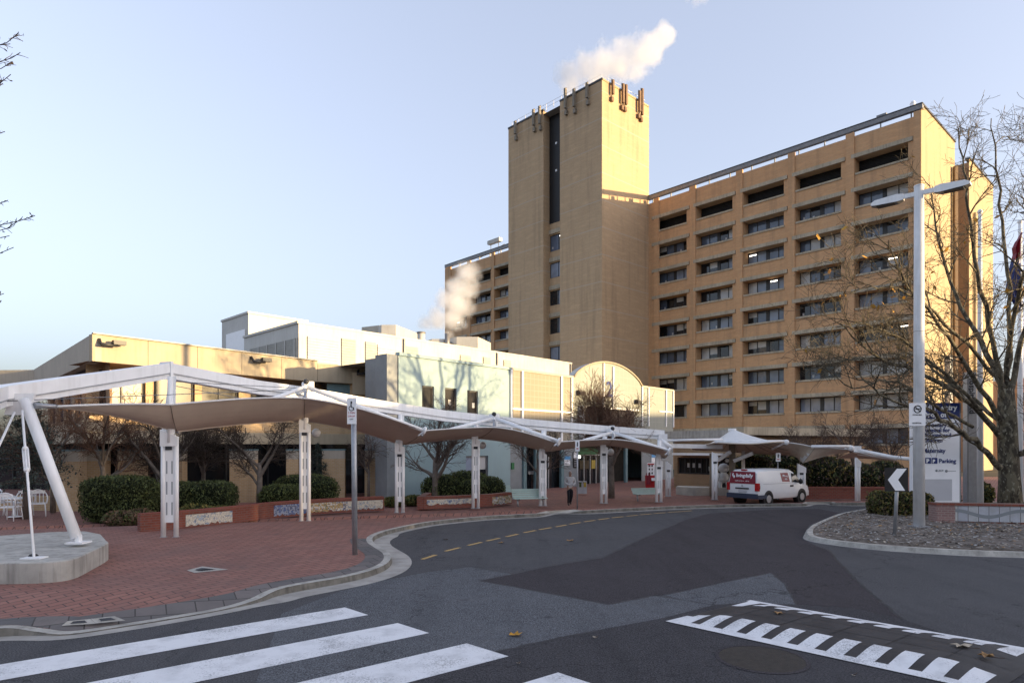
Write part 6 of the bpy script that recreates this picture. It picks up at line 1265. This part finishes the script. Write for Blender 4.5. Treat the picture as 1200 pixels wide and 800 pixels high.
m = MB(); m.box(VV(-.03, WID/2, .50), hx*.06, hl*(WID/2-.02), (0, 0, .13), 'bumper_plastic'); m.box(VV(.38, -.006, .46), hx*.40, hl*.015, (0, 0, .10), 'bumper_plastic'); m.box(VV(.38, WID+.006, .46), hx*.40, hl*.015, (0, 0, .10), 'bumper_plastic'); m.build('rear_bumper', vn)
m = MB(); m.box(VV(5.08, WID/2, .50), hx*.05, hl*(WID/2-.2), (0, 0, .14), 'van_paint'); m.build('front_bumper', vn)
# tail window panel: leans with the tail
def tail(y, z): # point on the tail plane
    x = -.02+max(0, (z-1.05))*.13; return VV(x-.015, y, z)
m = MB(); m.face([tail(.21, 1.80), tail(.13, 1.15), tail(WID-.13, 1.15), tail(WID-.21, 1.80)], 'maroon'); m.build('rear_window', vn)
tr_ = -hl; tu = (tail(.5, 1.7)-tail(.5, 1.2)).normalized()
text('livingdaily', .27, 'sign_white', tail(WID-.55, 1.50)-hx*.012, tr_, tu, 'lettering', vn, bold=.006); text('health at home   call us', .095, 'sign_white', tail(WID-.5, 1.27)-hx*.012, tr_, tu, 'lettering', vn)
m = MB(); c = tail(WID-.42, 1.55)-hx*.02; m.ball(c+V((0, 0, -.04)), .13, 'sign_white', 10, (.3, 1, .7)); m.ball(c+V((0, 0, .10))+hl*.05, .06, 'sign_white', 8, (.4, 1, 1)); m.tube([c+hl*.06+V((0, 0, -.03)), c+hl*.09+V((0, 0, .05)), c+hl*.05+V((0, 0, .11))], .03, 'sign_white', 6); m.build('swan_emblem', vn)
m = MB(); m.box(VV(-.035, WID/2, .90), hx*.012, hl*.42, (0, 0, .035), 'black_paint'); m.build('tailgate_handle', vn)
m = MB(); m.box(VV(-.03, WID/2-.02, .755), hx*.01, hl*.26, (0, 0, .065), 'sign_grey'); m.build('number_plate', vn)
m = MB(); m.ball(VV(-.03, WID/2, 1.05), .09, 'hubcap', 10, (.4, 1, .55)); m.build('badge', vn)
for y, yy in ((.0, .0), (WID, WID)):
    m = MB(); s = 1 if y == 0 else -1
    P = [(-.035, .02, .78), (-.035, .02, 1.14), (-.0, .05, 1.24), (.14, -.012, 1.22), (.20, -.012, 1.02), (.13, -.012, .80)]
    m.prism([(0, 0), (1, 0), (0, 1)], 0, .001, 'tail_lamp') if False else None
    for z0, z1, x1 in ((.78, .9, .14), (.9, 1.06, .18), (1.06, 1.2, .15)):
        q = [VV(-.04, y+s*.17, z0), VV(-.04, y-s*.005, z0), VV(x1, y-s*.018, z0)]; q2 = [p+V((0, 0, z1-z0)) for p in q]; m.face((q[0], q[1], q2[1], q2[0]), 'tail_lamp'); m.face((q[1], q[2], q2[2], q2[1]), 'tail_lamp'); m.face(q2, 'tail_lamp'); m.face((q[0], q2[0], VV(.05, y+s*.17, z1), VV(.05, y+s*.17, z0)), 'tail_lamp')
    m.build('tail_lamp', vn)
m = MB(); m.box(VV(.16, WID/2, 1.885), hx*.05, hl*.17, (0, 0, .03), 'tail_lamp'); m.build('brake_lamp', vn)
def side(x, z, out=.008):   # right flank
    ins = .02+(.18-.02)*min(1, max(0, (z-1.10)/.8))*1.0; return VV(x, ins*.95-out, z)
def quad(pts, mt, name, parent=vn):
    m = MB(); m.face([side(*p) for p in pts], mt); return m.build(name, parent)
quad([(2.25, 1.22), (2.98, 1.20), (2.90, 1.70), (2.18, 1.70)], 'maroon', 'side_window')
quad([(3.16, 1.18), (4.02, 1.13), (3.62, 1.58), (3.22, 1.68)], 'van_glass', 'door_window')
quad([(.55, 1.24), (2.0, 1.24), (2.0, 1.70), (.6, 1.70)], 'van_paint', 'side_panel')
m = MB(); c = side(2.42, 1.55, .02); m.ball(c, .075, 'sign_white', 8, (1, .3, .8)); m.build('swan_emblem', vn); text('living', .15, 'sign_white', side(2.52, 1.48, .015), hx, Z_, 'lettering', vn); text('daily', .13, 'sign_white', side(2.52, 1.33, .015), hx, Z_, 'lettering', vn)
m = MB()
for x in (2.08, 3.06, 4.0):
    m.face([side(x-.008, .5), side(x+.008, .5), side(x+.008, 1.68 if x < 3.5 else 1.0), side(x-.008, 1.68 if x < 3.5 else 1.0)], 'grey_panel')
m.face([side(.5, .70), side(4.0, .70), side(4.0, .685), side(.5, .685)], 'grey_panel'); m.face([side(.5, 1.145), side(3.1, 1.145), side(3.1, 1.13), side(.5, 1.13)], 'grey_panel'); m.build('door_seam', vn)
quad([(2.95, .92), (3.3, .92), (3.3, 1.02), (2.95, 1.02)], 'black_paint', 'door_handle')
m = MB(); c = VV(3.75, -.14, 1.20); m.ball(c, .13, 'black_paint', 10, (.9, .9, 1.2)); m.beam(c, VV(3.8, .06, 1.16), .05, .07, 'black_paint'); m.build('wing_mirror', vn)
m = MB(); m.face([VV(3.56, .4, 1.80), VV(4.28, .36, 1.14), VV(4.28, WID-.36, 1.14), VV(3.56, WID-.4, 1.80)], 'van_glass'); m.build('windscreen', vn)
for x in (.95, 4.10):
    for y, s in ((0, -1), (WID, 1)):
        m = MB(); m.tube([VV(x, y+s*.006, .36), VV(x, y-s*.3, .36)], .43, 'black_paint', 24); m.build('wheel_arch', vn)
        m = MB(); m.tube([VV(x, y+s*.02, .335), VV(x, y-s*.22, .335)], [.335, .335], 'tyre', 24); wh = m.build('wheel', vn); m = MB(); m.tube([VV(x, y+s*.032, .335), VV(x, y+s*.0, .335)], [.20, .22], 'hubcap', 18); m.build('rim', wh)
for y in (.32, WID-.32): m = MB(); m.ball(VV(4.92, y, .80), .14, 'hubcap', 10, (1, 1, .7)); m.build('headlight', vn)

# ------------------------------------------------------------------ person walking
def skin_fig(name, joints, edges, mt, parent, sub=2):
    me = bpy.data.meshes.new(name); me.from_pydata([j[0] for j in joints], edges, []); o = bpy.data.objects.new(name, me); SC.collection.objects.link(o)
    md = o.modifiers.new('s', 'SKIN'); 
    for i, j in enumerate(joints): sv = me.skin_vertices[0].data[i]; sv.radius = (j[1], j[2] if len(j) > 2 else j[1]); sv.use_root = (i == 0)
    md2 = o.modifiers.new('u', 'SUBSURF'); md2.levels = sub; md2.render_levels = sub
    m2 = bpy.data.meshes.new_from_object(o.evaluated_get(bpy.context.evaluated_depsgraph_get())); bpy.data.objects.remove(o)
    m2.materials.clear(); m2.materials.append(MT[mt]); m2.polygons.foreach_set('use_smooth', [True]*len(m2.polygons)); m2.name = name
    ob = bpy.data.objects.new(name, m2); SC.collection.objects.link(ob); ob.parent = parent; ORG[ob] = ORG[parent]; return ob
pg = G(668, 591.5, .12); pn = thing('person', 'person walking in a grey hooded top and dark trousers with hands in the front pocket', 'person', pg); pn.rotation_euler = (0, 0, radians(12))
# local metres, facing -Y (towards the camera and a little right)
J = [((0, 0, .93), .13, .10), ((0, 0, 1.12), .14, .10), ((0, -.01, 1.32), .16, .11), ((0, -.01, 1.44), .08, .08), ((0, -.03, 1.53), .052), ((0, -.05, 1.60), .075, .085), ((0, -.06, 1.68), .078, .09), ((0, -.05, 1.75), .05, .06),
     ((-.17, -.01, 1.40), .06), ((-.25, .03, 1.15), .048), ((-.10, -.14, 1.05), .036), ((-.04, -.17, 1.04), .034, .02), ((.17, -.01, 1.40), .06), ((.26, .03, 1.15), .048), ((.11, -.14, 1.05), .036), ((.05, -.17, 1.04), .034, .02),
     ((-.09, 0, .85), .09), ((-.10, -.10, .50), .062), ((-.10, -.05, .12), .043), ((-.10, -.06, .05), .04), ((-.11, -.19, .035), .035, .028), ((.09, 0, .85), .09), ((.09, .03, .48), .062), ((.08, .20, .16), .043), ((.08, .22, .09), .04), ((.08, .12, .03), .035, .028)]
E = [(0, 1), (1, 2), (2, 3), (3, 4), (4, 5), (5, 6), (6, 7), (2, 8), (8, 9), (9, 10), (10, 11), (2, 12), (12, 13), (13, 14), (14, 15), (0, 16), (16, 17), (17, 18), (18, 19), (19, 20), (0, 21), (21, 22), (22, 23), (23, 24), (24, 25)]
body = skin_fig('body', J, E, 'skin', pn)
hd = skin_fig('hoodie', [((0, 0, .86), .17, .13), ((0, 0, 1.0), .175, .135), ((0, 0, 1.18), .17, .125), ((0, -.01, 1.36), .185, .13), ((0, .0, 1.46), .11, .10), ((-.185, -.01, 1.40), .082), ((-.275, .03, 1.15), .068), ((-.12, -.15, 1.05), .056), ((-.03, -.17, 1.04), .06, .045), ((.185, -.01, 1.40), .082), ((.285, .03, 1.15), .068), ((.13, -.15, 1.05), .056), ((.04, -.17, 1.04), .06, .045)],
  [(0, 1), (1, 2), (2, 3), (3, 4), (3, 5), (5, 6), (6, 7), (7, 8), (3, 9), (9, 10), (10, 11), (11, 12)], 'hoodie', pn)
skin_fig('hood', [((0, .05, 1.45), .12, .09), ((0, .045, 1.55), .105, .075), ((0, .03, 1.66), .105, .085), ((0, .0, 1.75), .085, .08), ((0, -.03, 1.79), .05, .05)], [(0, 1), (1, 2), (2, 3), (3, 4)], 'hoodie', pn)
skin_fig('trousers', [((0, 0, .92), .15, .115), ((0, 0, .86), .145, .115), ((-.095, -.01, .80), .105), ((-.10, -.10, .49), .08), ((-.10, -.05, .14), .066), ((-.10, -.05, .09), .066), ((.095, 0, .80), .105), ((.09, .03, .47), .08), ((.08, .19, .17), .066), ((.08, .21, .12), .066)], [(0, 1), (1, 2), (2, 3), (3, 4), (4, 5), (1, 6), (6, 7), (7, 8), (8, 9)], 'trousers', pn)
for x, y, rz_ in ((-.11, -.11, .04), (.08, .16, .075)):
    m = MB(); m.ball((x, y, rz_), .055, 'black_paint', 10, (.85, 2.3, .75)); m.ball((x, y+.06, rz_+.03), .05, 'black_paint', 8, (.9, 1, 1)); o = m.build('shoe', pn, None) if False else None
    me = bpy.data.meshes.new('shoe'); me.from_pydata(m.v, [], m.f); me.materials.append(MT['black_paint']); me.polygons.foreach_set('use_smooth', [True]*len(me.polygons)); o = bpy.data.objects.new('shoe', me); SC.collection.objects.link(o); o.parent = pn; ORG[o] = ORG[pn]
m = MB(); m.ball((-.03, -.142, 1.69), .011, 'sign_white', 6); m.ball((.03, -.142, 1.69), .011, 'sign_white', 6); m.ball((0, -.155, 1.655), .017, 'skin', 6, (.8, 1, 1.3)); m.box((0, -.142, 1.615), (.022, 0, 0), (0, .006, 0), (0, 0, .004), 'maroon')
me = bpy.data.meshes.new('face'); me.from_pydata(m.v, [], m.f); [me.materials.append(MT[x]) for x in m.mats]; me.polygons.foreach_set('material_index', m.m); o = bpy.data.objects.new('face', me); SC.collection.objects.link(o); o.parent = pn; ORG[o] = ORG[pn]

# ------------------------------------------------------------------ road furniture: speed cushion, covers, drain, fallen leaves
a, b = G(779.5, 728.5), G(880, 703.5); e1 = V((.70, -.714, 0)).normalized(); e2 = V((b.x-a.x, b.y-a.y, 0)); Wd = e2.length; e2.normalize(); Ln = 4.75
sc_ = thing('speed_cushion', 'black rubber speed cushion with white comb edges at the bottom right of the road', 'speed cushion', a+e1*Ln/2+e2*Wd/2)
def ht(x, y): f = lambda t, L, r_: min(1, max(0, min(t, L-t)/r_)); s = lambda t: t*t*(3-2*t); return .012+.105*s(f(x, Ln, .75))*s(f(y, Wd, .75))
def CP(x, y, dz=0): p = a+e1*x+e2*y; return V((p.x, p.y, ht(x, y)+dz))
m = MB(); nx, ny = 40, 24
for i in range(nx):
    for j in range(ny): x0, x1, y0, y1 = Ln*i/nx, Ln*(i+1)/nx, Wd*j/ny, Wd*(j+1)/ny; m.face((CP(x0, y0), CP(x1, y0), CP(x1, y1), CP(x0, y1)), 'rubber', True)
for i in range(nx):
    for y in (0, Wd): x0, x1 = Ln*i/nx, Ln*(i+1)/nx; p, q = CP(x0, y), CP(x1, y); m.face((p, q, V((q.x, q.y, 0)), V((p.x, p.y, 0))), 'rubber')
for j in range(ny):
    for x in (0, Ln): y0, y1 = Wd*j/ny, Wd*(j+1)/ny; p, q = CP(x, y0), CP(x, y1); m.face((p, q, V((q.x, q.y, 0)), V((p.x, p.y, 0))), 'rubber')
m.build('rubber_body', sc_)
def patch(m, x0, x1, y0, y1, mt):
    kx, ky = max(1, int((x1-x0)/.12)), max(1, int((y1-y0)/.11))
    for i in range(kx):
        for j in range(ky): X0_, X1_, Y0_, Y1_ = x0+(x1-x0)*i/kx, x0+(x1-x0)*(i+1)/kx, y0+(y1-y0)*j/ky, y0+(y1-y0)*(j+1)/ky; m.face((CP(X0_, Y0_, .006), CP(X1_, Y0_, .006), CP(X1_, Y1_, .006), CP(X0_, Y1_, .006)), mt, True)
m = MB(); patch(m, 0, Ln-.25, .01, .20, 'road_white')
for i in range(11): x = .12+i*.42; patch(m, x, x+.25, .20, .78, 'road_white')
patch(m, .0, .14, .2, .62, 'road_white'); m.build('white_comb', sc_)
m = MB(); patch(m, 0, Ln-.1, Wd-.16, Wd-.01, 'road_white')
for i in range(11): x = .05+i*.42; patch(m, x, x+.24, Wd-.75, Wd-.16, 'road_white')
m.build('white_comb', sc_)
m = MB()
for i in range(1, 6): patch(m, Ln*i/6-.006, Ln*i/6+.006, .8, Wd-.45, 'black_paint')
for j in range(1, 3): patch(m, .2, Ln-.1, .7+(Wd-1.2)*j/3, .712+(Wd-1.2)*j/3, 'black_paint')
m.build('joint', sc_)
g = G(892.5, 772); m = MB(); K = 32; m.face([(g.x+.6*cos(i*2*pi/K), g.y+.6*sin(i*2*pi/K), .012) for i in range(K)], 'iron'); o = m.build('manhole_cover', label='round rusty iron manhole cover in the road by the speed cushion', cat='manhole cover', origin=(g.x, g.y, .006))
m = MB()
for i in range(K):
    c0, c1 = 2*pi*i/K, 2*pi*(i+1)/K; m.face([(g.x+r_*cos(c_), g.y+r_*sin(c_), .010+.004*(r_ < .66)) for r_, c_ in ((.60, c0), (.66, c0), (.66, c1), (.60, c1))], 'asphalt_dark')
m.build('rim', o)
m = MB(); q = [G(219, 668, .142), G(237, 664.2, .126), G(268, 667.8, .126), G(228, 671.8, .126)]; c = sum(q, V())/4; m.face([V((p.x, p.y, .147)) for p in q], 'ramp_concrete'); dr = m.build('drain', label='small square drain grate in a pale concrete surround in the brick paving', cat='drain', origin=(c.x, c.y, .12)); m = MB(); m.face([V((c.x+(p.x-c.x)*.52, c.y+(p.y-c.y)*.52, .152)) for p in q], 'grate')
for i in range(5): f = .2+i*.15; u0, u1 = q[0].lerp(q[1], f), q[3].lerp(q[2], f); u0 = c+(u0-c)*.5; u1 = c+(u1-c)*.5; m.tube([(u0.x, u0.y, .154), (u1.x, u1.y, .154)], .012, 'dark_metal', 4)
m.build('grate', dr)
for pts, lb_ in (([(72, 733.5), (79, 728), (106, 725.5), (112, 731)], 'left of two small metal service covers by the flush kerb'), ([(112, 730.8), (106.5, 725.3), (134, 722), (147, 727.2)], 'right of two small metal service covers by the flush kerb')):
    q = [G(x, y, zq) for (x, y), zq in zip(pts, (.078, .135, .135, .078))]; c = sum(q, V())/4; m = MB(); m.face([p+V((0, 0, .012)) for p in q], 'kerb_concrete'); o = m.build('service_cover', label=lb_, cat='service cover', origin=(c.x, c.y, .12), group='service covers in the paving'); m = MB(); m.face([c+(p-c)*.5+V((0, 0, .018)) for p in q], 'grate'); m.build('lid', o)
r = random.Random(77)
def fallen(px, py, s, label, mt='leaf_dry', z=.012, cup=.5, ref=None):
    g = G(px, py); m = MB(); z = max(z, .012); a0 = r.uniform(0, 6.3); n = 10; rim = []
    for i in range(n): a_ = a0+2*pi*i/n; rr = s*(1 if i % 2 == 0 else .55)*r.uniform(.8, 1.15); rim.append(V((g.x+rr*cos(a_), g.y+rr*.8*sin(a_), z+s*cup*r.uniform(.1, .9))))
    c = V((g.x, g.y, z+.01))
    for i in range(n): m.face((c, rim[i], rim[(i+1) % n]), mt)
    m.tube([c, c+V((s*.6, -s*.9, .02)), c+V((s*.8, -s*1.4, .04))], .006, 'twig_brown', 4); m.build('fallen_leaf', label=label, cat='leaf', group='dry leaves lying on the road', origin=(g.x, g.y, z))
fallen(604, 745, .125, 'curled orange brown leaf on the road beyond the third zebra stripe', 'leaf_gold', cup=.9)
fallen(697, 747.5, .05, 'small pale leaf scrap on the dark road right of the zebra crossing', 'leaf_pale'); fallen(607, 778, .04, 'tiny pale scrap beside the tip of the third zebra stripe', 'leaf_pale')
fallen(668, 634, .14, 'dry leaf on the road below the yellow dashes', 'leaf_dry'); fallen(587, 636.5, .13, 'dry leaf on the road among the yellow dashes', 'leaf_dry'); fallen(522, 632.5, .12, 'dark dry leaf on the road near the gutter corner', 'twig_dark')
fallen(911.5, 726.5, .10, 'brown leaf on top of the speed cushion near its far left end', 'leaf_dry', ht(.9, 1.3)); fallen(1127, 767, .15, 'pale tan leaf on the speed cushion, left of the pair at its right end', 'leaf_pale', ht(3.8, 1.5)); fallen(1156, 777.5, .14, 'brown leaf on the speed cushion, right of the pair at its right end', 'leaf_dry', ht(4.2, 1.2)); fallen(1000, 792, .03, 'tiny white scrap on the road below the manhole', 'leaf_pale')

# ------------------------------------------------------------------ steam
def steam(name, label, blobs, dens, scale, mt, pad=1.15):
    steam_mat(mt, blobs, dens, scale); m = MB(); lo = [min(c[i]-r_*pad for c, r_ in blobs) for i in range(3)]; hi = [max(c[i]+r_*pad for c, r_ in blobs) for i in range(3)]
    m.box([(l+h_)/2 for l, h_ in zip(lo, hi)], ((hi[0]-lo[0])/2, 0, 0), (0, (hi[1]-lo[1])/2, 0), (0, 0, (hi[2]-lo[2])/2), mt); return m.build(name, label=label, cat='steam', kind='stuff')
d = 108.0; k_ = d/F
steam('steam', 'white steam plume drifting from the top of the lift tower', [(tuple(B(x, y, d)), r_*k_) for x, y, r_ in ((666, 100, 14), (668, 86, 20), (686, 77, 22), (706, 78, 24), (726, 76, 24), (746, 66, 24), (762, 54, 22), (774, 46, 18), (748, 84, 17), (700, 92, 18))], .6, .26, 'steam_tower')
d = 72.0; k_ = d/F
steam('steam', 'thin golden steam rising above the white plant building roof', [(tuple(B(x, y, d)), r_*k_) for x, y, r_ in ((526, 392, 9), (531, 374, 17), (537, 356, 21), (542, 338, 22), (547, 321, 18), (512, 374, 18), (500, 377, 13), (522, 352, 17))], 1.0, .34, 'steam_roof')
d = 150.0; k_ = d/F
steam('steam', 'faint wisp of steam high at the top of the sky', [(tuple(B(x, y, d)), r_*k_) for x, y, r_ in ((815, 0, 9), (824, -3, 9), (806, -2, 7))], .12, .3, 'steam_wisp')

# ------------------------------------------------------------------ unseen brick blocks added on the right to keep the forecourt in shade
sxy = V((SUN.x, SUN.y, 0)).normalized(); pxy = V((-sxy.y, sxy.x, 0))
def shade(t0, t1, n0, n1, h, label):
    t = thing('brick_block', label, 'building', sxy*(t0+t1)/2+pxy*(n0+n1)/2); c = [sxy*a_+pxy*b_ for a_, b_ in ((t0, n0), (t1, n0), (t1, n1), (t0, n1))]
    m = MB(); m.prism([tuple(p[:2]) for p in c], 0, h, 'brick_hospital', mtop='roofing'); m.build('wall', t)
    for i in range(int((n1-n0)/6)):
        for z in range(int(h/3.8)): m = MB(); m.box(sxy*(t0-.02)+pxy*(n0+3+i*6)+V((0, 0, 2+z*3.8)), sxy*.04, pxy*1.6, (0, 0, .8), 'glass_dark'); m.build('window', t)
shade(78, 100, -70, 22.5, 16.5, 'tall unseen brick block added out of frame to shade the road'); shade(78, 98, 22.6, 70, 13.4, 'lower unseen brick block added out of frame to shade the low buildings')
